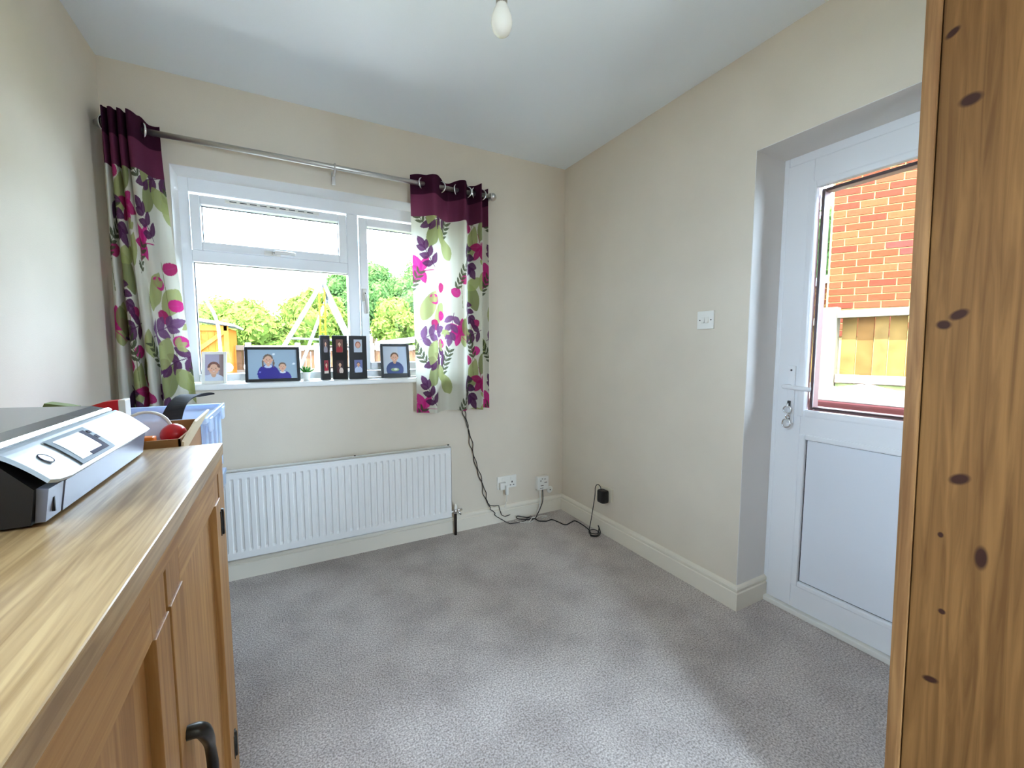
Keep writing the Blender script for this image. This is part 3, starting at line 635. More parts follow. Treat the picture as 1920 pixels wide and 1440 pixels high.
MB().tube(ringtube((pb.x, -1.640, pb.z + 0.001), 0.0095, 0, Matrix.Rotation(math.radians(38), 3, 'Y')), 0.0008, 5, closed=True).build('button_ring', P_icon, cp)
# front flap
yprism('front_bezel', [(-2.050, CZ + 0.005), (-2.040, CZ + 0.005), (-2.034, CZ + 0.050), (-2.046, CZ + 0.052)], PY0 + 0.006, PY0 + 0.05, P_grey, pr)
yprism('output_flap', [(-2.050, CZ + 0.005), (-2.039, CZ + 0.005), (-2.033, CZ + 0.049), (-2.046, CZ + 0.050)], PY0 + 0.053, PY1 - 0.026, P_grey, pr)
yprism('front_bezel', [(-2.050, CZ + 0.005), (-2.040, CZ + 0.005), (-2.034, CZ + 0.050), (-2.046, CZ + 0.052)], PY1 - 0.023, PY1 - 0.004, P_grey, pr)
box('card_slot', (-2.0385, PY0 + 0.022, CZ + 0.014), (-2.0355, PY0 + 0.025, CZ + 0.034), M_dark, pr)
for y in (PY0 + 0.04, PY1 - 0.04):
    for x in (-2.36, -2.07): MB().lathe([(0.01, 0), (0.01, 0.005)], (x, y, CZ), 10).build('foot', P_black, pr)
# ================================================================== BOXES BEHIND THE SIDEBOARD
M_clear = clear_plastic('clear_plastic', (206, 224, 244), 0.55)
M_clear2 = clear_plastic('clear_plastic_rim', (222, 236, 250), 0.8)
def tub(root, x0, x1, y0, y1, z0, z1, tap=0.018, ribs=True):
    t = 0.003
    def pts(z, ins): return [(x0 + ins, y0 + ins, z), (x1 - ins, y0 + ins, z), (x1 - ins, y1 - ins, z), (x0 + ins, y1 - ins, z)]
    vo = pts(z0, tap) + pts(z1, 0) + pts(z0 + t, tap + t) + pts(z1, t)
    ff = [(3, 2, 1, 0), (8, 9, 10, 11)]
    for i in range(4):
        j = (i + 1) % 4; ff += [(i, j, 4 + j, 4 + i), (8 + i, 12 + i, 12 + j, 8 + j), (4 + i, 4 + j, 12 + j, 12 + i)]
    MB().add(vo, ff).build('tub', M_clear, root)
    r = 0.012; rim = MB()
    for lo, hi in (((x0 - r, y0 - r, z1 - 0.016), (x1 + r, y0, z1 + 0.003)), ((x0 - r, y1, z1 - 0.016), (x1 + r, y1 + r, z1 + 0.003)), ((x0 - r, y0, z1 - 0.016), (x0, y1, z1 + 0.003)), ((x1, y0, z1 - 0.016), (x1 + r, y1, z1 + 0.003))): rim.box(lo, hi, 0.003)
    rim.build('rim', M_clear2, root)
    if ribs:
        for i in range(4):
            y = y0 + (i + 0.5) * (y1 - y0) / 4
            box('rib', (x1 - 0.002, y - 0.006, z0 + 0.03), (x1 + 0.004, y + 0.006, z1 - 0.03), M_clear2, root, 0.002)
            x = x0 + (i + 0.5) * (x1 - x0) / 4
            box('rib', (x - 0.006, y0 - 0.004, z0 + 0.03), (x + 0.006, y0 + 0.002, z1 - 0.03), M_clear2, root, 0.002)
BX0, BX1, BY0, BY1 = -2.375, -1.982, -0.86, -0.455
low = thing('storage_tub', 'large lidded tub on the floor under the clear box', 'storage box', (-2.19, -0.8, 0))
box('tub', (-2.385, -1.170, 0.0), (-2.005, -0.440, 0.60), mat('tub_grey', (150, 160, 172), 0.4), low, 0.02); box('lid', (-2.39, -1.178, 0.60), (-2.0, -0.435, 0.625), mat('tub_lid', (190, 196, 204), 0.4), low, 0.008)
cb = thing('clear_storage_box', 'clear plastic storage box under the left curtain beside the sideboard', 'storage box', (-2.18, -0.65, 0.625))
tub(cb, BX0, BX1, BY0, BY1, 0.69, 0.950)
fl_ = MB()
for lo, hi in (((BX1 - 0.03, BY0, 0.625), (BX1 + 0.004, BY1, 0.69)), ((BX0, BY0, 0.625), (BX0 + 0.03, BY1, 0.69)), ((BX0, BY0, 0.675), (BX1 + 0.008, BY1, 0.692))): fl_.box(lo, hi, 0.004)
fl_.build('base_flange', M_clear2, cb)
for y in (BY0 + 0.06, BY1 - 0.06): box('clip', (BX1 + 0.008, y - 0.025, 0.90), (BX1 + 0.016, y + 0.025, 0.945), M_clear2, cb, 0.003)
# pink tray and rods inside the clear box
pk = mat('pink_plastic', (232, 130, 160), 0.35); rd = mat('red_plastic', (206, 30, 44), 0.3)
o = MB().box((-2.30, -0.80, 0.70), (-2.02, -0.62, 0.905), 0.02).build('pink_case', pk); tag(o, 'pink plastic case lying inside the clear storage box', 'case')
o = MB().tube([(-2.33, -0.838, 0.925), (-2.18, -0.842, 0.935), (-2.02, -0.838, 0.930)], 0.008, 8, smooth_path=4).build('pink_tube', mat('coral_tube', (240, 110, 110), 0.35)); tag(o, 'thin coral pink tube along the rim of the clear box', 'tube')
# black strap draped over the far rim
sv = []; prof = [(-2.10, -0.70, 0.90), (-2.09, -0.66, 0.955), (-2.078, -0.60, 0.985), (-2.06, -0.55, 0.995), (-2.04, -0.50, 0.990), (-2.02, -0.47, 0.985)]
cpth = catmull([Vector(p) for p in prof], 6); wv = [Vector((0.028, -0.02, 0.010))] * len(cpth)
vv = []; 
for i, p in enumerate(cpth):
    k = i / (len(cpth) - 1); d = Vector((0.034 - 0.010 * k, -0.014, 0.004 * math.sin(9 * k)))
    for s, hgt in ((-1, 0), (1, 0), (1, 0.004), (-1, 0.004)): vv.append(p + d * s + Vector((0, 0, hgt + (0.006 if s > 0 else 0))))
ff = []
for i in range(len(cpth) - 1):
    for j in range(4): a = i * 4; ff.append((a + j, a + (j + 1) % 4, a + 4 + (j + 1) % 4, a + 4 + j))
ff += [(0, 1, 2, 3), tuple(len(vv) - 4 + j for j in range(4))]
o = MB().add(vv, ff).build('black_strap', mat('black_fabric', (24, 24, 30), 0.8)); tag(o, 'black fabric strap flopping over the rim of the clear box', 'strap')
# open cardboard carton
card = mat('cardboard', (158, 112, 66), 0.9, noise=0.12, nscale=20); cardl = mat('cardboard_pale', (214, 198, 164), 0.8)
ct = thing('cardboard_carton', 'open cardboard carton packed with oddments behind the sideboard', 'carton', (-2.12, -1.02, 0.625))
KX0, KX1, KY0, KY1 = -2.29, -1.985, -1.165, -0.885
for nm, lo, hi in (('wall_panel', (KX0, KY0, 0.625), (KX0 + 0.005, KY1, 0.945)), ('wall_panel', (KX1 - 0.005, KY0, 0.625), (KX1, KY1, 0.945)), ('wall_panel', (KX0, KY0, 0.625), (KX1, KY0 + 0.005, 0.945)), ('wall_panel', (KX0, KY1 - 0.005, 0.625), (KX1, KY1, 0.955)), ('bottom', (KX0, KY0, 0.625), (KX1, KY1, 0.630))): box(nm, lo, hi, card, ct)
# raised right flap with torn pale edge
MB().add([(KX1 - 0.004, KY0 + 0.002, 0.90), (KX1 - 0.004, KY1 - 0.01, 0.94), (KX1 + 0.022, KY1 - 0.01, 0.985), (KX1 + 0.014, KY0 + 0.10, 0.975), (KX1 + 0.002, KY0 + 0.002, 0.938),
          (KX1 + 0.002, KY0 + 0.002, 0.90), (KX1 + 0.002, KY1 - 0.01, 0.94), (KX1 + 0.027, KY1 - 0.01, 0.982), (KX1 + 0.019, KY0 + 0.10, 0.972), (KX1 + 0.007, KY0 + 0.002, 0.935)],
         [(0, 1, 2, 3, 4), (9, 8, 7, 6, 5), (0, 5, 6, 1), (1, 6, 7, 2), (2, 7, 8, 3), (3, 8, 9, 4), (4, 9, 5, 0)]).build('flap', cardl, ct)
MB().add([(KX0 + 0.02, KY0, 0.93), (KX1 - 0.09, KY0, 0.945), (KX1 - 0.08, KY0 - 0.002, 0.955), (KX0 + 0.14, KY0 - 0.01, 0.958), (KX0 + 0.02, KY0 - 0.01, 0.935),
          (KX0 + 0.02, KY0 + 0.004, 0.93), (KX1 - 0.09, KY0 + 0.004, 0.945), (KX1 - 0.08, KY0 + 0.002, 0.955), (KX0 + 0.14, KY0 - 0.006, 0.958), (KX0 + 0.02, KY0 - 0.006, 0.935)],
         [(0, 1, 2, 3, 4), (9, 8, 7, 6, 5), (0, 5, 6, 1), (1, 6, 7, 2), (2, 7, 8, 3), (3, 8, 9, 4), (4, 9, 5, 0)]).build('flap', card, ct)
jar = thing('plastic_jar', 'clear round plastic jar lying in the cardboard carton', 'jar', (-2.09, -1.05, 0.93))
Mj = Matrix.Rotation(math.radians(25), 3, 'Z') @ Matrix.Rotation(math.radians(72), 3, 'X')
MB().lathe([(0.048, -0.07), (0.050, 0.0), (0.050, 0.035)], (-2.085, -1.035, 0.945), 22, M=Mj).build('jar_body', clear_plastic('cellophane', (210, 206, 214), 0.45, 0.08), jar)
MB().tube(ringtube(Vector((-2.085, -1.035, 0.945)) + Mj @ Vector((0, 0, 0.036)), 0.050, 0, Mj), 0.004, 8, closed=True).build('jar_rim', M_white, jar)
rb = MB().lathe(sphere_prof(0.030, 12), (-2.020, -1.05, 0.938), 20).build('red_ball', rd); tag(rb, 'shiny red ball wrapped in clear film in the carton', 'ball')
ob = MB().box((-2.075, -1.150, 0.925), (-2.040, -1.122, 0.952), 0.004).build('orange_tag', mat('orange_plastic', (240, 130, 40), 0.4)); tag(ob, 'small orange block at the front of the carton', 'block')
# crumpled cellophane
def crumple(name, c, r, m, seed, sq=(1, 1, 1)):
    rg = random.Random(seed); bm = bmesh.new(); bmesh.ops.create_icosphere(bm, subdivisions=3, radius=1)
    for v in bm.verts:
        k = 0.72 + 0.42 * rg.random(); v.co = Vector((v.co.x * r * k * sq[0], v.co.y * r * k * sq[1], v.co.z * r * k * sq[2])) + Vector(c)
    bm.verts.index_update(); mb = MB().add([v.co for v in bm.verts], [[v.index for v in f_.verts] for f_ in bm.faces]); bm.free()
    return mb.build(name, m)
o = crumple('crumpled_bag', (-2.125, -1.135, 0.935), 0.040, clear_plastic('crinkle_film', (214, 206, 214), 0.6, 0.05), 3, (1.3, 0.6, 0.85)); tag(o, 'crumpled clear plastic bag spilling out of the carton', 'bag')
# red and white packet and green pouch behind the printer
pkt = thing('red_packet', 'red and white packet standing in the carton behind the printer', 'packet', (-2.17, -1.0, 0.632))
MB().add([(-2.205, -1.005, 0.632), (-2.142, -1.005, 0.632), (-2.138, -1.005, 1.034), (-2.17, -1.005, 1.031), (-2.205, -1.005, 1.019), (-2.205, -0.965, 0.632), (-2.142, -0.965, 0.632), (-2.138, -0.965, 1.034), (-2.17, -0.965, 1.031), (-2.205, -0.965, 1.019)],
         [(0, 1, 2, 3, 4), (9, 8, 7, 6, 5), (0, 5, 6, 1), (1, 6, 7, 2), (2, 7, 8, 3), (3, 8, 9, 4), (4, 9, 5, 0)]).build('red_sleeve', rd, pkt)
box('white_end', (-2.141, -1.007, 0.632), (-2.126, -0.963, 1.035), M_white, pkt, 0.003)
gp = MB().prism([(-2.284, 0.632), (-2.195, 0.632), (-2.195, 1.030), (-2.215, 1.036), (-2.245, 1.043), (-2.25, 1.030), (-2.284, 1.0)], -1.10, -1.06, 1).build('green_pouch', mat('green_fabric', (120, 130, 74), 0.8)); tag(gp, 'olive green pouch standing in the carton by the left wall', 'pouch')
# ================================================================== WARDROBE
KN = [(-2.175, 1.729, .010, .006, .6), (-2.203, 1.601, .014, .010, 0), (-2.186, 1.213, .010, .008, -.2), (-2.205, 1.230, .013, .008, .5), (-2.219, 0.933, .014, .009, .5), (-2.199, 0.822, .004, .005, 0), (-2.207, 0.677, .005, .005, 0), (-2.197, 0.536, .011, .006, .3), (-2.252, 0.80, .008, .02, 0), (-2.35, 1.4, .012, .01, .2), (-2.40, .9, .012, .01, .2)]
ww = (-0.68, -2.118, 0)
wd = thing('wardrobe', 'tall knotty pine wardrobe at the right edge of the room', 'wardrobe', (-0.68, -2.12, 0.0))
PINE = wood('pine_panel', (96, 64, 31), (130, 92, 50), 'z', 0.65, 1.6, tone=0.4, spec=0.15, knots=[(a + 2.12, b_, ry, rz, t) for a, b_, ry, rz, t in KN], c3=(50, 26, 16))
PINEe = wood('pine_edge', (112, 76, 42), (150, 110, 68), 'z', 0.6, 1.6, spec=0.2)
wd.rotation_euler = (math.radians(-1.05), 0, 0)
LY = -0.03 / 1.5
wb = lambda nm, lo, hi, m, bev=0.002: box(nm, tuple(lo[i] - ww_[i] for i in range(3)), tuple(hi[i] - ww_[i] for i in range(3)), m, wd, bev, local=True)
ww_ = (-0.68, -2.12, 0.0)
wb('side_panel', (-0.676, -2.80, 0.02), (-0.655, -2.1615, 1.98), PINE)
wb('front_frame', (-0.680, -2.1600, 0.02), (-0.640, -2.1360, 1.98), PINEe, 0.006)
wb('side_panel', (-0.045, -2.80, 0.02), (-0.025, -2.1615, 1.98), PINE)
wb('front_frame', (-0.065, -2.1600, 0.02), (-0.025, -2.1360, 1.98), PINEe, 0.006)
wb('back_panel', (-0.655, -2.80, 0.02), (-0.045, -2.79, 1.98), PINEe)
for a, b_ in ((-0.638, -0.353), (-0.351, -0.067)):
    wb('door', (a, -2.158, 0.08), (b_, -2.138, 1.93), PINEe, 0.003)
wb('cornice', (-0.70, -2.81, 1.98), (-0.01, -2.115, 2.03), PINEe, 0.006); wb('plinth', (-0.685, -2.80, 0.0), (-0.02, -2.130, 0.075), PINEe, 0.003)
for x in (-0.37, -0.335): MB().lathe([(0.008, 0), (0.018, 0.02), (0.010, 0.03)], Vector((x, -2.138, 1.0)) - Vector(ww_), 14, M=Matrix.Rotation(-math.pi / 2, 3, 'X')).build('knob', PINEe, wd, local=True)
# ================================================================== SILL ITEMS
def ellip(U, V, cx, cy, rx, ry): return ((U - cx) / rx) ** 2 + ((V - cy) / ry) ** 2 < 1
SKIN = (226, 180, 152); 
def person_print(C, U, V, cx, cy, s, hair, shirt, collar=None, plaits=False):
    """a child's head and shoulders; cx, cy = face centre, s = face half-height"""
    sh = ellip(U, V, cx, cy - 2.95 * s, 2.0 * s, 2.0 * s) & (V < cy - 0.9 * s); C[sh] = shirt
    C[ellip(U, V, cx, cy - 1.05 * s, 0.38 * s, 0.5 * s)] = tuple(0.92 * x for x in SKIN)
    if collar: C[ellip(U, V, cx, cy - 1.35 * s, 0.72 * s, 0.34 * s)] = collar; C[ellip(U, V, cx, cy - 1.12 * s, 0.3 * s, 0.26 * s)] = SKIN
    C[ellip(U, V, cx, cy + 0.22 * s, 0.92 * s, 1.02 * s)] = hair
    if plaits:
        for q in (-1, 1): C[ellip(U, V, cx + q * 0.98 * s, cy - 0.75 * s, 0.16 * s, 0.85 * s)] = hair
    for q in (-1, 1): C[ellip(U, V, cx + q * 0.80 * s, cy - 0.05 * s, 0.13 * s, 0.22 * s)] = SKIN
    C[ellip(U, V, cx, cy - 0.1 * s, 0.74 * s, 0.94 * s)] = SKIN
    for q in (-1, 1): C[ellip(U, V, cx + q * 0.30 * s, cy + 0.05 * s, 0.09 * s, 0.07 * s)] = (80, 60, 60)
    for q in (-1, 1): C[ellip(U, V, cx + q * 0.45 * s, cy - 0.25 * s, 0.18 * s, 0.13 * s)] = (232, 160, 140)
    C[ellip(U, V, cx, cy - 0.18 * s, 0.10 * s, 0.14 * s)] = (206, 150, 128)
    C[ellip(U, V, cx, cy - 0.50 * s, 0.28 * s, 0.09 * s)] = (200, 96, 100); C[ellip(U, V, cx, cy - 0.47 * s, 0.22 * s, 0.05 * s)] = (250, 244, 240)
def print_grid(wd_, hg, fn, n=90):
    m = max(12, int(n * hg / wd_)); u = np.linspace(0, wd_, n); v_ = np.linspace(0, hg, m); U, V = np.meshgrid(u, v_); C = np.empty(U.shape + (3,)); fn(C, U, V)
    P = np.zeros(U.shape + (3,)); P[..., 0] = U - wd_ / 2; P[..., 2] = V
    return P, C
def photo_frame(root, w_, h_, bw, depth, m, fn, tilt, stand=True, lip=0.0):
    """local frame: x across, y into the window, z up, leaning back by tilt"""
    R_ = Matrix.Rotation(-tilt, 4, 'X')
    fr = MB()
    for lo, hi in (((-w_ / 2, 0, 0), (-w_ / 2 + bw, depth, h_)), ((w_ / 2 - bw, 0, 0), (w_ / 2, depth, h_)), ((-w_ / 2 + bw, 0, 0), (w_ / 2 - bw, depth, bw + lip)), ((-w_ / 2 + bw, 0, h_ - bw), (w_ / 2 - bw, depth, h_))): fr.box(lo, hi, 0.002, M=R_)
    fr.build('frame', m, root, local=True)
    MB().box((-w_ / 2 + bw * 0.5, depth * 0.62, bw * 0.5), (w_ / 2 - bw * 0.5, depth * 0.9, h_ - bw * 0.5), M=R_).build('backing', M_black, root, local=True)
    P, C = print_grid(w_ - 2 * bw, h_ - 2 * bw - lip, fn); P[..., 1] = depth * 0.45; P[..., 2] += bw + lip
    ca, sa = math.cos(-tilt), math.sin(-tilt); y = P[..., 1].copy(); z = P[..., 2].copy(); P[..., 1] = y * ca - z * sa; P[..., 2] = y * sa + z * ca
    painted_grid('photograph', P, C, printed('photo_print', 0.25, coat=0.4), root, smooth=False)
    if stand:
        a = R_ @ Vector((0, depth, h_ * 0.55)); foot = Vector((0, a.y + h_ * 0.16, 0.002))
        st = MB().add([(-0.02, a.y, a.z), (0.02, a.y, a.z), (0.026, foot.y, foot.z), (-0.026, foot.y, foot.z), (-0.02, a.y + 0.004, a.z), (0.02, a.y + 0.004, a.z), (0.026, foot.y + 0.004, foot.z), (-0.026, foot.y + 0.004, foot.z)], [(0, 1, 2, 3), (7, 6, 5, 4), (0, 4, 5, 1), (1, 5, 6, 2), (2, 6, 7, 3), (3, 7, 4, 0)])
        st.build('stand', M_black, root, local=True)
SZ = 1.0005
def fn_baby(C, U, V):
    C[:] = (176, 170, 190); C[V < 0.03] = (196, 206, 226)
    C[(U > 0.058)] = (150, 130, 130)
    person_print(C, U, V, 0.036, 0.062, 0.028, (120, 88, 78), (206, 214, 230))
    for k in range(13): a_ = math.radians(15 + 12.5 * k); C[ellip(U, V, 0.036 + 0.021 * math.cos(a_), 0.066 + 0.027 * math.sin(a_), 0.0055, 0.005)] = (112 + 12 * (k % 3), 84, 76)
t = thing('photo_frame', 'white photo frame with a toddler portrait at the left of the sill', 'photo frame', (-2.062, 0.035, SZ), (0, 0, math.radians(-4)), 'photo frames on the window sill')
photo_frame(t, 0.103, 0.160, 0.013, 0.014, M_white, fn_baby, math.radians(14))
def fn_pair(C, U, V):
    C[:] = (158, 182, 202); C[...] += (V / 0.15)[..., None] * np.array((6, 4, 2))
    person_print(C, U, V, 0.155, 0.062, 0.020, (122, 100, 84), (58, 52, 150), (226, 230, 240))
    person_print(C, U, V, 0.090, 0.100, 0.025, (120, 100, 88), (52, 48, 146), (206, 216, 236), True)
    C[ellip(U, V, 0.116, 0.130, 0.006, 0.006)] = (236, 244, 250); C[ellip(U, V, 0.208, 0.078, 0.007, 0.005)] = (236, 244, 250)
    C[ellip(U, V, 0.052, 0.037, 0.006, 0.004)] = (120, 120, 220)
t = thing('photo_frame', 'wide black photo frame showing two children in blue school jumpers', 'photo frame', (-1.806, 0.045, SZ), (0, 0, math.radians(1)), 'photo frames on the window sill')
photo_frame(t, 0.252, 0.182, 0.014, 0.016, M_black, fn_pair, math.radians(9))
def fn_boy(C, U, V):
    C[:] = (196, 206, 220); C[...] += (U / 0.13)[..., None] * np.array((8, 6, 4)) ; C[U > 0.086 + 0.12 * (0.15 - V) * 0.2] = (186, 200, 222)
    person_print(C, U, V, 0.066, 0.098, 0.025, (104, 76, 58), (58, 78, 136))
    C[ellip(U, V, 0.066, 0.024, 0.024, 0.010)] = (150, 180, 130); C[ellip(U, V, 0.070, 0.026, 0.010, 0.007)] = (230, 236, 225)
t = thing('photo_frame', 'dark photo frame with a boy in a blue T-shirt by the right curtain', 'photo frame', (-1.172, 0.045, SZ), (0, 0, math.radians(-5)), 'photo frames on the window sill')
photo_frame(t, 0.168, 0.205, 0.015, 0.018, mat('charcoal_frame', (40, 42, 46), 0.35), fn_boy, math.radians(13), lip=0.010)
# hinged three-leaf frame
tri = thing('folding_photo_frame', 'black three-leaf folding photo frame standing in the middle of the sill', 'photo frame', (-1.46, 0.05, SZ), group='photo frames on the window sill')
def mini(kind):
    def fn(C, U, V):
        base = [(96, 80, 84), (130, 86, 80), (196, 206, 220), (150, 50, 66), (70, 52, 56), (120, 128, 178)][kind]; C[:] = base
        hair = [(40, 34, 36), (90, 60, 50), (170, 110, 90), (60, 40, 40), (60, 44, 44), (100, 84, 96)][kind]; shirt = [(150, 146, 156), (166, 50, 60), (206, 214, 226), (170, 40, 60), (96, 60, 66), (200, 214, 240)][kind]
        if kind in (2,): C[ellip(U, V, 0.024, 0.042, 0.016, 0.019)] = hair; C[ellip(U, V, 0.024, 0.040, 0.012, 0.015)] = (232, 180, 160)
        else: person_print(C, U, V, 0.024, 0.046, 0.011, hair, shirt)
        if kind == 3: C[V < 0.014] = (216, 200, 190)
        if kind == 4: C[ellip(U, V, 0.032, 0.012, 0.014, 0.018)] = (226, 206, 196)
    return fn
pl = [((-1.5765, 0.020), (-1.5285, 0.050)), ((-1.5185, 0.055), (-1.4425, 0.035)), ((-1.4325, 0.035), (-1.3345, 0.055))]
for i, (a, b_) in enumerate(pl):
    a = Vector((*a, SZ)); b_ = Vector((*b_, SZ)); d = b_ - a; wl = d.length; ang = math.atan2(d.y, d.x)
    Ml = Matrix.Translation(a) @ Matrix.Rotation(ang, 4, 'Z')
    lf = MB().box((0, 0, 0), (wl, 0.012, 0.243), 0.0015, M=Ml).build('leaf_panel', M_black, tri)
    for j, z in enumerate((0.150, 0.035)):
        pw = wl * 0.46; P, C = print_grid(0.048, 0.072, mini(i + 3 * j), 40)
        P[..., 0] = (P[..., 0] + 0.024) / 0.048 * pw + wl * 0.27; P[..., 1] = -0.0012; P[..., 2] += z
        Q = P.reshape(-1, 3) @ np.array(Ml.to_3x3()).T + np.array(a) - np.array(OFF[tri.name])
        painted_grid('photograph', Q.reshape(P.shape), C, printed('photo_print', 0.25, coat=0.4), lf, smooth=False)
for (a, b_) in ((pl[0][1], pl[1][0]), (pl[1][1], pl[2][0])):
    for z in (0.065, 0.18):
        MB().tube([((a[0]), a[1] + 0.006, SZ + z), (b_[0], b_[1] + 0.006, SZ + z)], 0.004, 6).build('hinge', M_black, tri)
# succulent
su = thing('potted_succulent', 'small green succulent in a white pot on the window sill', 'plant', (-1.652, 0.045, SZ))
MB().lathe([(0.015, 0.0), (0.0215, 0.042), (0.0225, 0.044), (0.019, 0.044), (0.018, 0.036)], (-1.652, 0.045, SZ), 20).build('pot', M_white, su)
MB().lathe([(0.018, 0.036), (0.010, 0.039)], (-1.652, 0.045, SZ), 16).build('soil', mat('soil', (60, 44, 32), 0.9), su)
lm = leafmat('succulent_leaf', (96, 176, 66), (70, 140, 60))
for k in range(12):
    a = k * 2.4; el = 0.35 + 0.9 * (k / 12); ln = 0.042 - 0.01 * (k / 12)
    c = Vector((-1.652, 0.045, SZ + 0.038)); d = Vector((math.cos(a) * math.cos(el), math.sin(a) * math.cos(el), math.sin(el)))
    MB().tube([c, c + d * ln * 0.4 + Vector((0, 0, 0.002)), c + d * ln * 0.8 + Vector((0, 0, 0.005)), c + d * ln + Vector((0, 0, 0.010))], [0.003, 0.0052, 0.0034, 0.0006], 6, smooth_path=3).build('leaf', lm, su)
# ================================================================== SOCKETS, SWITCH, CABLES
def plate_back(root, x0, x1, z0, z1, d=0.010): return box('plate', (x0, -d, z0), (x1, 0, z1), M_white, root, 0.003)
s1 = thing('wall_socket', 'white double wall socket beside the radiator', 'socket', (-0.457, 0, 0.27))
p1 = plate_back(s1, -0.530, -0.386, 0.227, 0.313)
def holes(parent, xc, zc, y=-0.0102):
    for lo, hi in (((xc - 0.004, y - 0.0006, zc + 0.006), (xc + 0.004, y, zc + 0.018)), ((xc - 0.017, y - 0.0006, zc - 0.012), (xc - 0.007, y, zc - 0.006)), ((xc + 0.007, y - 0.0006, zc - 0.012), (xc + 0.017, y, zc - 0.006))): box('pin_hole', lo, hi, M_dark, parent)
holes(p1, -0.420, 0.255); box('rocker', (-0.432, -0.014, 0.283), (-0.418, -0.010, 0.303), M_white, p1, 0.002); box('rocker', (-0.498, -0.014, 0.283), (-0.484, -0.010, 0.303), M_white, p1, 0.002)
pg = thing('charger_plug', 'small white charger plugged into the double socket', 'plug', (-0.50, -0.012, 0.25))
box('body', (-0.522, -0.038, 0.228), (-0.474, -0.0105, 0.276), M_white, pg, 0.006); box('connector', (-0.490, -0.058, 0.196), (-0.470, -0.038, 0.262), M_white, pg, 0.006)
MB().tube([(-0.48, -0.048, 0.198), (-0.482, -0.046, 0.15), (-0.486, -0.03, 0.105)], 0.0022, 6, smooth_path=4).build('lead', M_white, pg)
ad = thing('square_adaptor', 'square white socket adaptor with two leads near the corner', 'adaptor', (-0.184, 0, 0.226))
ab = box('body', (-0.230, -0.036, 0.180), (-0.138, 0, 0.274), M_white, ad, 0.005)
for lo, hi in (((-0.208, -0.037, 0.240), (-0.200, -0.0355, 0.250)), ((-0.175, -0.037, 0.228), (-0.152, -0.0355, 0.233)), ((-0.205, -0.037, 0.208), (-0.182, -0.0355, 0.213)), ((-0.210, -0.037, 0.190), (-0.184, -0.0355, 0.195)), ((-0.196, -0.037, 0.255), (-0.188, -0.0355, 0.262)), ((-0.176, -0.037, 0.252), (-0.164, -0.0355, 0.258))): box('slot', lo, hi, mat('grey_slot', (120, 114, 106), 0.6), ab)
wl = MB().tube([(-0.206, -0.03, 0.182), (-0.207, -0.032, 0.13), (-0.212, -0.036, 0.075), (-0.25, -0.06, 0.03), (-0.29, -0.09, 0.006), (-0.33, -0.115, 0.0045), (-0.36, -0.100, 0.005), (-0.40, -0.085, 0.005), (-0.42, -0.055, 0.012)], 0.0028, 7, smooth_path=6).build('white_lead', M_white); tag(wl, 'thin white lead dropping from the square adaptor to the floor', 'cable')
bl = MB().tube([(-0.187, -0.030, 0.182), (-0.186, -0.034, 0.15), (-0.188, -0.036, 0.10), (-0.215, -0.05, 0.06), (-0.255, -0.075, 0.03), (-0.285, -0.090, 0.010), (-0.33, -0.090, 0.012), (-0.38, -0.070, 0.016), (-0.405, -0.050, 0.022), (-0.395, -0.040, 0.03), (-0.36, -0.050, 0.022), (-0.31, -0.075, 0.012), (-0.28, -0.10, 0.006), (-0.277, -0.127, 0.005), (-0.23, -0.155, 0.005), (-0.187, -0.150, 0.005), (-0.17, -0.20, 0.005), (-0.153, -0.262, 0.005), (-0.10, -0.25, 0.005), (-0.06, -0.245, 0.006), (-0.055, -0.32, 0.006), (-0.066, -0.403, 0.005), (-0.085, -0.440, 0.005), (-0.11, -0.475, 0.005), (-0.075, -0.500, 0.006), (-0.035, -0.475, 0.010), (-0.028, -0.445, 0.045)], 0.0033, 7, smooth_path=6).build('black_cable', M_cable); tag(bl, 'black cable trailing over the carpet from the square adaptor', 'cable')
tie = MB().tube([(-0.345, -0.11, 0.004), (-0.325, -0.10, 0.012), (-0.30, -0.085, 0.018), (-0.27, -0.085, 0.012), (-0.23, -0.07, 0.010), (-0.185, -0.085, 0.006), (-0.23, -0.09, 0.004)], 0.0028, 6, smooth_path=5).build('cable_tie', M_white); tag(tie, 'white cable tie bundling the leads on the carpet', 'cable tie')
# twisted pair coming down from behind the right curtain
ctr = [(-0.785, 0.86), (-0.771, 0.782), (-0.743, 0.677), (-0.719, 0.554), (-0.690, 0.429), (-0.646, 0.298), (-0.620, 0.187), (-0.592, 0.127), (-0.575, 0.095), (-0.560, 0.060), (-0.52, 0.035), (-0.486, 0.008)]
cs = catmull([Vector((x, -0.022, z)) for x, z in ctr], 10)
def twist(ph, end):
    out = []
    for i, p in enumerate(cs):
        k = i / len(cs); am = 0.013 * (1 - max(0, (k - 0.72) / 0.28)) * (0.6 + 0.4 * math.sin(i * 0.7))
        a = ph + k * 24
        yy = -0.012 if p.z > 0.13 else -0.030
        out.append((p.x + am * math.cos(a), yy - 0.004 + 0.004 * math.sin(a), max(0.005, p.z)))
    return out + end
cA = MB().tube(twist(0, [(-0.47, -0.075, 0.005), (-0.42, -0.085, 0.005), (-0.357, -0.084, 0.006), (-0.33, -0.065, 0.014), (-0.30, -0.06, 0.02), (-0.29, -0.08, 0.012)]), 0.0026, 6).build('twisted_cable', M_cable); tag(cA, 'black twisted lead hanging from the right curtain to the bundle on the carpet', 'cable')
up = [(x, y, z) for (x, y, z) in twist(math.pi, []) if z > 0.128]
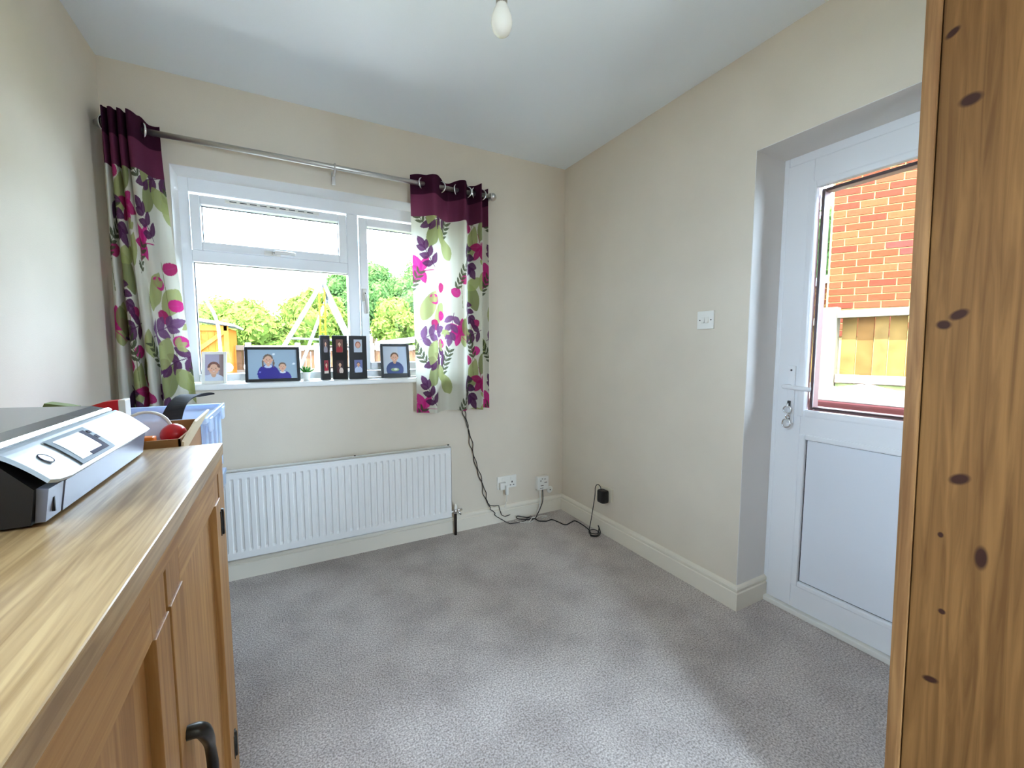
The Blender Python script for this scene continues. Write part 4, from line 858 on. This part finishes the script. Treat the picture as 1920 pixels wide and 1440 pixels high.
cB = MB().tube(up + [(-0.56, -0.03, 0.128), (-0.534, -0.034, 0.127), (-0.527, -0.034, 0.10), (-0.514, -0.036, 0.06), (-0.49, -0.040, 0.045), (-0.452, -0.042, 0.052)], 0.0026, 6).build('twisted_cable', M_cable); tag(cB, 'black twisted lead ending loose in front of the skirting board', 'cable')
rp = thing('round_blank_plate', 'small round white plate low on the wall near the corner', 'wall plate', (-0.108, 0, 0.16))
MB().lathe([(0.025, 0), (0.025, 0.004), (0.021, 0.008)], (-0.108, 0, 0.160), 20, M=Matrix.Rotation(math.pi / 2, 3, 'X')).build('disc', M_white, rp)
MB().lathe([(0.004, 0), (0.004, 0.002)], (-0.108, -0.008, 0.160), 10, M=Matrix.Rotation(math.pi / 2, 3, 'X')).build('screw', M_dark, rp)
s2 = thing('wall_socket', 'cream double wall socket on the right wall behind the black charger', 'socket', (0, -0.473, 0.26))
p2 = box('plate', (-0.010, -0.548, 0.222), (0, -0.400, 0.306), mat('cream_plastic', (220, 212, 190), 0.4), s2, 0.003)
box('rocker', (-0.013, -0.445, 0.276), (-0.010, -0.432, 0.296), M_white, p2, 0.002)
bc = thing('black_charger', 'chunky black mains charger plugged into the right wall socket', 'charger', (-0.03, -0.493, 0.25))
MB().box((-0.062, -0.525, 0.212), (-0.0105, -0.463, 0.294), 0.014).build('body', M_black, bc)
MB().tube([(-0.045, -0.488, 0.290), (-0.05, -0.486, 0.312), (-0.052, -0.47, 0.322), (-0.05, -0.45, 0.314), (-0.048, -0.435, 0.29), (-0.045, -0.43, 0.25), (-0.045, -0.418, 0.18), (-0.048, -0.405, 0.10), (-0.06, -0.405, 0.04), (-0.085, -0.425, 0.006), (-0.10, -0.465, 0.005), (-0.075, -0.49, 0.006), (-0.04, -0.47, 0.008), (-0.035, -0.43, 0.010), (-0.065, -0.415, 0.010), (-0.09, -0.445, 0.008), (-0.06, -0.478, 0.010), (-0.03, -0.455, 0.03)], 0.0027, 7, smooth_path=6).build('lead', M_cable, bc)
sw = thing('light_switch', 'white two-gang light switch on the right wall near the door', 'switch', (0, -1.155, 1.304))
p3 = box('plate', (-0.009, -1.200, 1.262), (0, -1.112, 1.346), M_white, sw, 0.003)
for y in (-1.166, -1.145):
    MB().add([(-0.009, y - 0.008, 1.290), (-0.009, y + 0.008, 1.290), (-0.0155, y + 0.008, 1.292), (-0.0155, y - 0.008, 1.292), (-0.009, y - 0.008, 1.318), (-0.009, y + 0.008, 1.318), (-0.0105, y + 0.008, 1.316), (-0.0105, y - 0.008, 1.316)], [(0, 1, 2, 3), (7, 6, 5, 4), (0, 4, 5, 1), (1, 5, 6, 2), (2, 6, 7, 3), (3, 7, 4, 0)]).build('rocker', M_white, p3)
for y in (-1.186, -1.127): MB().lathe([(0.003, 0), (0.003, 0.0012)], (-0.0088, y, 1.304), 8, M=Matrix.Rotation(-math.pi / 2, 3, 'Y')).build('screw', M_dark, p3)
# ================================================================== LIGHT BULB
lb = thing('pendant_bulb', 'bare white light bulb hanging from the ceiling', 'light bulb', (-1.188, -1.382, 2.40))
bx, by = -1.188, -1.382
MB().lathe([(0.0005, 2.022), (0.012, 2.024), (0.022, 2.032), (0.028, 2.046), (0.0295, 2.058), (0.028, 2.070), (0.023, 2.084), (0.0165, 2.098), (0.0145, 2.106)], (bx, by, 0), 24).build('bulb', mat('bulb_opal', (232, 230, 218), 0.25), lb)
MB().lathe([(0.0165, 2.098), (0.0155, 2.10), (0.0155, 2.150), (0.019, 2.152), (0.019, 2.180), (0.010, 2.190)], (bx, by, 0), 18).build('lamp_holder', mat('holder_plastic', (130, 122, 104), 0.5), lb)
MB().tube([(bx, by, 2.185), (bx, by, 2.385)], 0.003, 8).build('flex', M_white, lb)
MB().lathe([(0.045, 2.400), (0.043, 2.385), (0.015, 2.372), (0.006, 2.366)], (bx, by, 0), 24).build('ceiling_rose', M_white, lb)
# ================================================================== OUTSIDE: GARDEN
GZ = -0.30
struct(MB().box((-14, 3.6, GZ - 0.2), (14, 30, GZ)).build('lawn', M_grass), 'lawn behind the house')
struct(MB().box((-14, 0.3, GZ - 0.2), (14, 3.6, GZ)).build('bounce_terrace', M_patio), 'pale paving added outside the window to bounce light indoors')  # unseen pale strip, added to throw daylight up to the ceiling
struct(MB().box((-14, -14, GZ - 0.2), (0.3, YR - T, GZ)).box((-14, YR - T, GZ - 0.2), (XL - T, 0.3, GZ)).build('rear_patio', M_patio), 'paved area beside and behind the house')
struct(MB().box((0.3, -8, GZ - 0.2), (14, 0.3, GZ)).build('side_path', mat('patio_grey', (92, 90, 86), 0.9, noise=0.2, nscale=6)), 'paved path beside the house')
F_wood = mat('fence_wood', (84, 60, 44), 0.85, noise=0.3, nscale=9); F_rail = mat('fence_rail_pale', (96, 82, 72), 0.85, noise=0.15, nscale=9)
fe = thing('garden_fence', 'weathered board fence with a pale top rail at the end of the garden', 'fence', (-1.2, 8.0, GZ))
board_me = MB().box((-0.048, -0.010, 0.05), (0.048, 0.010, 1.44), 0.002).build('board', F_wood, fe, local=True)
for i in range(50):
    x = -2.62 + i * 0.1005
    if i == 0: o = board_me
    else:
        o = bpy.data.objects.new('board', board_me.data); COL.objects.link(o); o.parent = fe
    o.location = (x + 1.2, 0.012 * (i % 2), 0.012 * math.sin(i * 3.1))
bl0 = lambda nm, lo, hi, m, par, bev=0.004, M=None: MB().box(lo, hi, bev, M=M).build(nm, m, par, local=True)
bl0('top_rail', (-1.47, -0.05, 1.44), (3.55, 0.04, 1.545), F_rail, fe); bl0('middle_rail', (-1.47, -0.045, 0.95), (3.55, -0.012, 1.03), F_rail, fe); bl0('bottom_rail', (-1.47, -0.045, 0.30), (3.55, -0.012, 0.38), F_rail, fe)
for x in (-1.25, -0.32, 0.06, 1.25, 2.5): bl0('post', (x - 0.055, -0.075, 0), (x + 0.055, 0.01, 1.60), mat('concrete_pale', (100, 98, 95), 0.9, noise=0.1, nscale=20), fe)
for x in (-1.2, 0.1, 1.3):
    Mr = Matrix.Translation((x + 0.45, -0.04, 0.66)) @ Matrix.Rotation(-0.62, 4, 'Y')
    bl0('brace', (-0.62, -0.012, -0.035), (0.62, 0.012, 0.035), F_rail, fe, M=Mr)
# orange shed door
O_w = mat('orange_cedar', (112, 66, 24), 0.7, noise=0.15, nscale=7); O_l = mat('orange_cedar_light', (122, 78, 32), 0.7, noise=0.1, nscale=9)
sh = thing('garden_shed', 'orange stained wooden shed with a ledged and braced door', 'shed', (-3.2, 7.0, GZ))
S = lambda nm, lo, hi, m, M=None: bl0(nm, lo, hi, m, sh, 0.004, M)
for i in range(14): S('board', (-0.90 + i * 0.1, 0, 0), (-0.802 + i * 0.1, 0.02, 1.87), O_w)
S('top_ledge', (-0.9, -0.03, 1.80), (0.5, 0, 1.90), O_l); S('edge_post', (0.44, -0.03, 0), (0.515, 0.03, 1.90), O_l); S('middle_ledge', (-0.9, -0.03, 0.72), (0.44, 0, 0.80), O_l)
Mb = Matrix.Translation((0.14, -0.02, 1.53)) @ Matrix.Rotation(math.radians(-40), 4, 'Y'); S('brace', (-0.40, -0.015, -0.035), (0.40, 0.012, 0.035), O_l, Mb)
S('side_wall', (0.46, 0.03, 0), (0.50, 1.6, 1.86), O_w); S('back_wall', (-0.9, 1.58, 0), (0.5, 1.62, 1.86), O_w)
sh_roof = MB().add([(-1.3, -0.12, 2.24), (0.02, -0.12, 1.98), (0.62, -0.12, 1.885), (0.62, 1.75, 1.885), (-1.3, 1.75, 2.24), (-1.3, -0.12, 2.28), (0.62, -0.12, 1.925), (0.62, 1.75, 1.925), (-1.3, 1.75, 2.28)], [(0, 1, 2, 3, 4), (5, 8, 7, 6), (0, 5, 6, 2, 1), (2, 6, 7, 3), (3, 7, 8, 4), (4, 8, 5, 0)]).build('roof', mat('grey_felt', (120, 124, 130), 0.8), sh, local=True)
# garden pole with curved arm (washing pole) in front of the shed
wp = MB().tube([(-2.62, 5.2, GZ), (-2.62, 5.2, 1.2), (-2.66, 5.2, 1.65), (-2.80, 5.2, 1.95)], 0.022, 8, smooth_path=6).build('garden_pole', mat('galvanised', (80, 84, 92), 0.6, spec=0.1)); tag(wp, 'bent grey metal pole in front of the orange shed', 'pole')
# small pale garden ornaments peeping over the sill
for k, (x, y, z, lbl) in enumerate(((-2.58, 5.6, 0.90, 'pale round-headed garden ornament left of the white photo frame'), (-2.26, 5.2, 0.92, 'pale blue garden ornament right of the white photo frame'))):
    g = thing('garden_ornament', lbl, 'ornament', (x, y, GZ), group='garden ornaments')
    MB().lathe([(0.10, 0), (0.085, 0.5), (0.06, z - GZ - 0.16)], (x, y, GZ), 14).build('body', mat('pale_teal' if k else 'pale_grey', (120, 170, 180) if k else (176, 176, 180), 0.6), g)
    MB().lathe(sphere_prof(0.072), (x, y, z - 0.05 + 0.02), 14).build('head', mat('pale_stone', (186, 182, 176), 0.7), g)
# swing set
M_swing = mat('swing_white', (84, 84, 86), 0.4); M_yel = mat('yellow_rope', (150, 112, 20), 0.6)
sg = thing('swing_frame', 'white A-shaped swing frame with a yellow rope ladder', 'swing', (-1.2, 5.0, GZ))
AP = Vector((-1.185, 5.0, 2.25))
MB().tube([AP, (-2.62, 4.95, GZ)], 0.034, 10).build('leg', M_swing, sg)
MB().tube([AP, (-0.10, 5.0, GZ)], 0.030, 10).build('leg', M_swing, sg)
MB().tube([AP + Vector((0.25, 2.4, 0)), (0.18, 7.4, GZ)], 0.034, 10).build('leg', M_swing, sg); MB().tube([AP + Vector((0.25, 2.4, 0)), (-1.9, 7.4, GZ)], 0.034, 10).build('leg', M_swing, sg)
MB().tube([AP, AP + Vector((0.25, 2.4, 0))], 0.034, 10).build('top_bar', M_swing, sg)
MB().tube([(-1.73, 4.98, 1.335), (-0.68, 5.0, 1.30)], 0.018, 8).build('cross_bar', M_swing, sg)
MB().lathe(sphere_prof(0.06), AP, 12).build('apex_joint', mat('grey_joint', (110, 106, 100), 0.5), sg)
for dx in (-0.035, 0.045): MB().tube([(-1.19 + dx, 5.25, 2.22), (-1.20 + dx, 5.25, 0.9)], 0.014, 6).build('rope', M_yel, sg)
for z in (0.95, 1.2, 1.45, 1.7, 1.9): MB().tube([(-1.235, 5.25, z), (-1.14, 5.25, z)], 0.013, 6).build('rung', M_yel, sg)
# white outbuilding at the right of the garden
gb = thing('white_outbuilding', 'low pale outbuilding with sloping roof edge beyond the right pane', 'building', (2.4, 10, GZ))
box('wall', (0.9, 9.6, GZ), (4.6, 11.2, 1.28), mat('pale_render', (128, 130, 132), 0.8), gb)
MB().add([(0.75, 9.4, 1.26), (4.8, 9.4, 1.78), (4.8, 11.4, 1.78), (0.75, 11.4, 1.26), (0.75, 9.4, 1.40), (4.8, 9.4, 1.92), (4.8, 11.4, 1.92), (0.75, 11.4, 1.40)], [(3, 2, 1, 0), (4, 5, 6, 7), (0, 1, 5, 4), (1, 2, 6, 5), (2, 3, 7, 6), (3, 0, 4, 7)]).build('roof', mat('pale_roof', (140, 140, 138), 0.7), gb)
for x in (1.5, 2.3, 3.1): box('window', (x, 9.585, 0.55), (x + 0.5, 9.602, 1.05), mat('bluish_pane', (120, 150, 176), 0.2), gb, 0.004)
# trees
def tree(label, x, y, h, r, m, n, seed, group='trees behind the garden fence', shape=1.0):
    t = thing('garden_tree', label, 'tree', (x, y, GZ), group=group); rg = np.random.default_rng(seed)
    MB().tube([(x, y, GZ), (x + 0.05, y, GZ + h * 0.4), (x - 0.05, y, GZ + h * 0.75)], [0.16, 0.11, 0.05], 8, smooth_path=3).build('trunk', mat('bark', (86, 68, 52), 0.9), t)
    nb = 26; bc_ = rg.normal(0, 1, (nb, 3)); bc_ /= np.linalg.norm(bc_, axis=1)[:, None]; bc_ *= (rg.random(nb) ** 0.5)[:, None] * 0.72
    bc_ = bc_ * np.array((r, r * 0.8, h * 0.36)) + np.array((0, 0, h * 0.62)); br = r * (0.26 + 0.18 * rg.random(nb))
    k = rg.integers(0, nb, n); d = rg.normal(0, 1, (n, 3)); d /= np.linalg.norm(d, axis=1)[:, None]; c = bc_[k] + d * (br[k] * (0.75 + 0.35 * rg.random(n)))[:, None]
    s = 0.075 + 0.06 * rg.random(n); a = rg.normal(0, 1, (n, 3)); a -= (a * d).sum(1)[:, None] * d * 0.6; a /= np.linalg.norm(a, axis=1)[:, None]; b2 = np.cross(d + 0.5 * rg.normal(0, 1, (n, 3)), a); b2 /= np.linalg.norm(b2, axis=1)[:, None]
    p0 = c - a * s[:, None]; p1 = c + b2 * s[:, None] * 0.5 + d * s[:, None] * 0.15; p2 = c + a * s[:, None]; p3 = c - b2 * s[:, None] * 0.5 + d * s[:, None] * 0.15
    V_ = np.stack([p0, p1, p2, p3], 1).reshape(-1, 3); Fc = np.arange(4 * n).reshape(-1, 4)
    me = bpy.data.meshes.new('foliage'); me.from_pydata(V_.tolist(), [], Fc.tolist()); me.materials.append(m); me.update(); link('foliage', me, t)
    core = MB()
    for q in range(nb):
        bm = bmesh.new(); bmesh.ops.create_icosphere(bm, subdivisions=2, radius=float(br[q]) * 0.86)
        bm.verts.index_update(); core.add([v.co + Vector(bc_[q]) for v in bm.verts], [[v.index for v in f_.verts] for f_ in bm.faces], 0, True); bm.free()
    core.build('inner_foliage', m, t, local=True, recalc=False)
    return t
L1 = leafmat('leaf_lime', (90, 102, 42), (58, 76, 32)); L2 = leafmat('leaf_green', (68, 90, 46), (44, 68, 36)); L3 = leafmat('leaf_bluegreen', (66, 96, 68), (42, 72, 58))
tree('low lime-green bushy tree behind the orange shed', -4.6, 14.5, 2.8, 1.25, L1, 9000, 1)
tree('rounded lime-green tree left of centre beyond the fence', -2.2, 13.8, 2.75, 1.15, L1, 9000, 2)
tree('taller yellow-green tree seen behind the left swing leg', -0.6, 16.8, 4.1, 1.45, L1, 11000, 3)
tree('tall green tree seen inside the swing frame', 0.9, 20.3, 6.0, 1.9, L2, 13000, 4)
tree('tall pale green tree with blue-green shade at the right of the right pane', 4.95, 20.0, 6.1, 2.1, L2, 14000, 5)
tree('bluish green tree at the far right behind the curtain', 7.0, 17.0, 5.0, 1.8, L3, 11000, 6)
tree('lime-green shrub in front of the tall trees in the right pane', 2.7, 15.6, 3.9, 1.5, L1, 10000, 7)
tree('tallest pale green tree in the middle of the right pane', 3.0, 24.4, 7.4, 2.1, L2, 13000, 12)
tree('broad hedge-like tree behind the orange shed roof', -3.6, 19.6, 3.7, 2.0, L1, 11000, 8)
tree('light green tree glimpsed left of the brick house', 8.5, 2.35, 4.6, 1.3, L2, 9000, 9, 'trees beside the brick house')
# ================================================================== OUTSIDE: NEIGHBOUR HOUSE, FENCE
B_cols = [mat('brick_%s' % n_, c, 0.85, noise=0.18, nscale=40) for n_, c in (('orange', (68, 33, 20)), ('tan', (72, 37, 23)), ('red', (66, 29, 20)), ('buff', (74, 41, 24)), ('rose', (68, 31, 26)))]
mort = mat('mortar', (122, 98, 60), 0.95, noise=0.1, nscale=60)
def brick_wall(root, length, z0, z1, seed, mirror=False):
    """local: x along the wall (from its left corner as seen), y=0 outer face, looking from -y"""
    rg = random.Random(seed); cm = {}
    MB().box((0, 0.008, z0), (length, 0.22, z1)).build('mortar_core', mort, root, local=True)
    nrow = int((z1 - z0) / 0.075)
    for r in range(nrow):
        z = z0 + r * 0.075; x = 0.0; pat = [0.102] if r % 2 else []
        xs = []; 
        if r % 2: xs.append((0.0, 0.1025)); x = 0.1125
        while x < length - 0.03:
            l = min(0.215, length - x); xs.append((x, l)); x += 0.225
        for (xa, l) in xs:
            ci = rg.choice((0, 0, 1, 1, 2, 3, 4)); key = (ci, round(l, 3))
            if key not in cm:
                o = MB().box((0, 0, 0.0), (l, 0.05, 0.065), 0.003).build('brick', B_cols[ci], root, local=True); cm[key] = o.data
            else:
                o = bpy.data.objects.new('brick', cm[key]); COL.objects.link(o); o.parent = root
            o.location = (xa, -0.001 - 0.002 * rg.random(), z + 0.005)
hd = math.radians(-31.3)                       # heading of the wall's run, from +y
# left corner of the facade (far end) at P0; the wall runs towards the camera's right
P0 = Vector((3.545, 0.0, 0))
hw = thing('brick_house', 'orange brick side of the neighbouring house seen through the door', 'house', (P0.x, P0.y, GZ), (0, 0, math.radians(-90 - 31.3 + 180 + 0)))
# local +x must point along -(heading): direction (sin31.3, -cos31.3); local -y faces the room
hw.rotation_euler = (0, 0, math.atan2(-math.cos(hd), -math.sin(hd)))
brick_wall(hw, 1.60, 1.60, 4.15, 5)
MB().box((0, 0.02, 0), (1.60, 0.22, 1.60)).build('lower_wall', mort, hw, local=True)
MB().box((1.60, 0.012, 0), (7.0, 0.22, 5.2)).box((0, 0.012, 4.15), (1.60, 0.22, 5.2)).build('plain_wall', B_cols[1], hw, local=True)  # unseen rest of the house, enlarged to hold back sky light
MB().add([(-0.25, -0.35, 5.2), (7.2, -0.35, 5.2), (7.2, 3.0, 7.2), (-0.25, 3.0, 7.2), (-0.25, -0.35, 5.3), (7.2, -0.35, 5.3), (7.2, 3.0, 7.3), (-0.25, 3.0, 7.3)], [(3, 2, 1, 0), (4, 5, 6, 7), (0, 1, 5, 4), (1, 2, 6, 5), (2, 3, 7, 6), (3, 0, 4, 7)]).build('roof', mat('brick_tile', (70, 48, 40), 0.9), hw, local=True)
# lower brick outbuilding further back, with a white fascia
ow = thing('brick_porch', 'lower brick outbuilding with a white fascia left of the brick house', 'outbuilding', (4.72, 0.84, GZ), (0, 0, math.atan2(-math.cos(math.radians(-31.3)), -math.sin(math.radians(-31.3)))))
brick_wall(ow, 0.95, 1.55, 2.45, 9)
MB().box((0, 0.02, 0), (0.95, 0.22, 1.55)).build('lower_wall', mort, ow, local=True)
Mf = Matrix.Translation((0.5, -0.03, 2.50)) @ Matrix.Rotation(math.radians(-16), 4, 'Y'); MB().box((-0.65, -0.02, -0.05), (0.65, 0.02, 0.05), M=Mf).build('fascia', mat('white_fascia', (140, 142, 144), 0.6), ow, local=True)
# side fence
FW = [mat('fence_board_%s' % n_, c, 0.8, noise=0.35, nscale=5) for n_, c in (('a', (84, 64, 34)), ('b', (78, 54, 28)), ('c', (88, 68, 38)))]
conc = mat('concrete_post', (88, 82, 66), 0.9, noise=0.12, nscale=25)
fh = math.radians(-12.4); fd = Vector((-math.sin(fh), -math.cos(fh), 0))
SF = Vector((2.725, -0.737, GZ))
sf = thing('side_fence', 'sunlit close-board fence with concrete post beside the path', 'fence', tuple(SF), (0, 0, math.atan2(-math.cos(fh), -math.sin(fh))))
sf.rotation_euler = (0, 0, math.atan2(-math.cos(fh), -math.sin(fh)))
fb = lambda nm, lo, hi, m, bev=0.003: MB().box(lo, hi, bev).build(nm, m, sf, local=True)
zc = 1.508 - GZ
x = -0.215; i = 0
while x < 3.2:
    wv_ = 0.108 + 0.012 * math.sin(i * 2.3)
    o = MB().box((x, 0.004 * (i % 2), 0.05), (x + wv_ - 0.006, 0.022 + 0.004 * (i % 2), zc - 0.04), 0.002).build('board', FW[i % 3], sf, local=True); x += wv_; i += 1
x = -1.6
while x < -0.36:
    fb('board', (x, 0.004 * (i % 2), 0.05), (x + 0.104, 0.024, zc - 0.09), FW[i % 3]); x += 0.108; i += 1
fb('capping', (-0.24, -0.085, zc - 0.065), (3.2, 0.05, zc), conc); fb('capping', (-1.6, -0.085, zc - 0.125), (-0.37, 0.05, zc - 0.06), conc)
fb('arris_rail', (-0.24, -0.045, 0.585 + 0.58), (3.2, 0.0, 0.66 + 0.58), F_rail); fb('gravel_board', (-0.24, -0.02, 0.98), (3.2, 0.0, 1.16), mat('green_board', (112, 116, 74), 0.9, noise=0.2, nscale=8))
fb('post', (-0.355, -0.06, 0), (-0.245, 0.06, zc + 0.035), conc); fb('post', (3.2, -0.06, 0), (3.31, 0.06, zc + 0.035), conc); fb('post', (-1.72, -0.06, 0), (-1.61, 0.06, zc + 0.0), conc)
# storage chest with crumpled white sheet, blue bag
sc_ = thing('garden_chest', 'dark red garden chest just outside the white door', 'chest', (1.25, -1.25, GZ))
box('chest_body', (0.90, -2.05, GZ), (1.70, -0.45, 0.80), mat('dark_red_wood', (64, 34, 32), 0.7), sc_, 0.01); box('chest_lid', (0.88, -2.07, 0.80), (1.72, -0.43, 0.878), mat('dark_red_wood', (64, 34, 32), 0.7), sc_, 0.01)
gx, gy = np.meshgrid(np.linspace(0.935, 1.71, 40), np.linspace(-2.06, -0.50, 60)); gz = 0.900 + 0.014 * np.sin(gx * 13 + gy * 7) + 0.012 * np.sin(gy * 19 - gx * 5) + 0.010 * rng.random(gx.shape)
edge_ = (gx < 0.96); gz[edge_] = 0.8815
P = np.stack([gx, gy, gz], -1); c = np.empty(P.shape); c[:] = (74, 64, 60)
o = painted_grid('dust_sheet', P, c, printed('sheet_print', 0.8), None); tag(o, 'crumpled pale dust sheet spread over the garden chest', 'sheet')
md = o.modifiers.new('thick', 'SOLIDIFY'); md.thickness = 0.004
o = crumple('blue_bag', (1.62, -0.56, 0.975), 0.10, mat('blue_bag', (56, 100, 112), 0.5), 21, (1.0, 1.5, 0.55)); tag(o, 'pale blue plastic bag at the back of the garden chest', 'bag')
o = crumple('grey_bag', (1.20, -0.52, 0.955), 0.075, mat('grey_bag', (120, 140, 150), 0.5), 22, (1.2, 0.8, 0.5)); tag(o, 'small grey bag on the garden chest by the door handle', 'bag')

# matt outdoor surfaces: no sheen of sky on them
for n_, m_ in MATS.items():
    if n_.split('_')[0] in ('brick', 'mortar', 'fence', 'orange', 'concrete', 'leaf', 'grass', 'patio', 'pale', 'green', 'grey', 'dark', 'white', 'sheet', 'bark', 'blue', 'swing', 'galvanised', 'yellow') and n_ not in ('dark_slot', 'dark_gasket', 'dark_metal', 'dark_pipe', 'white_upvc', 'white_upvc_panel', 'white_plastic', 'grey_slot', 'green_fabric', 'orange_plastic'):
        m_.node_tree.nodes['Principled BSDF'].inputs['Specular IOR Level'].default_value = 0.0
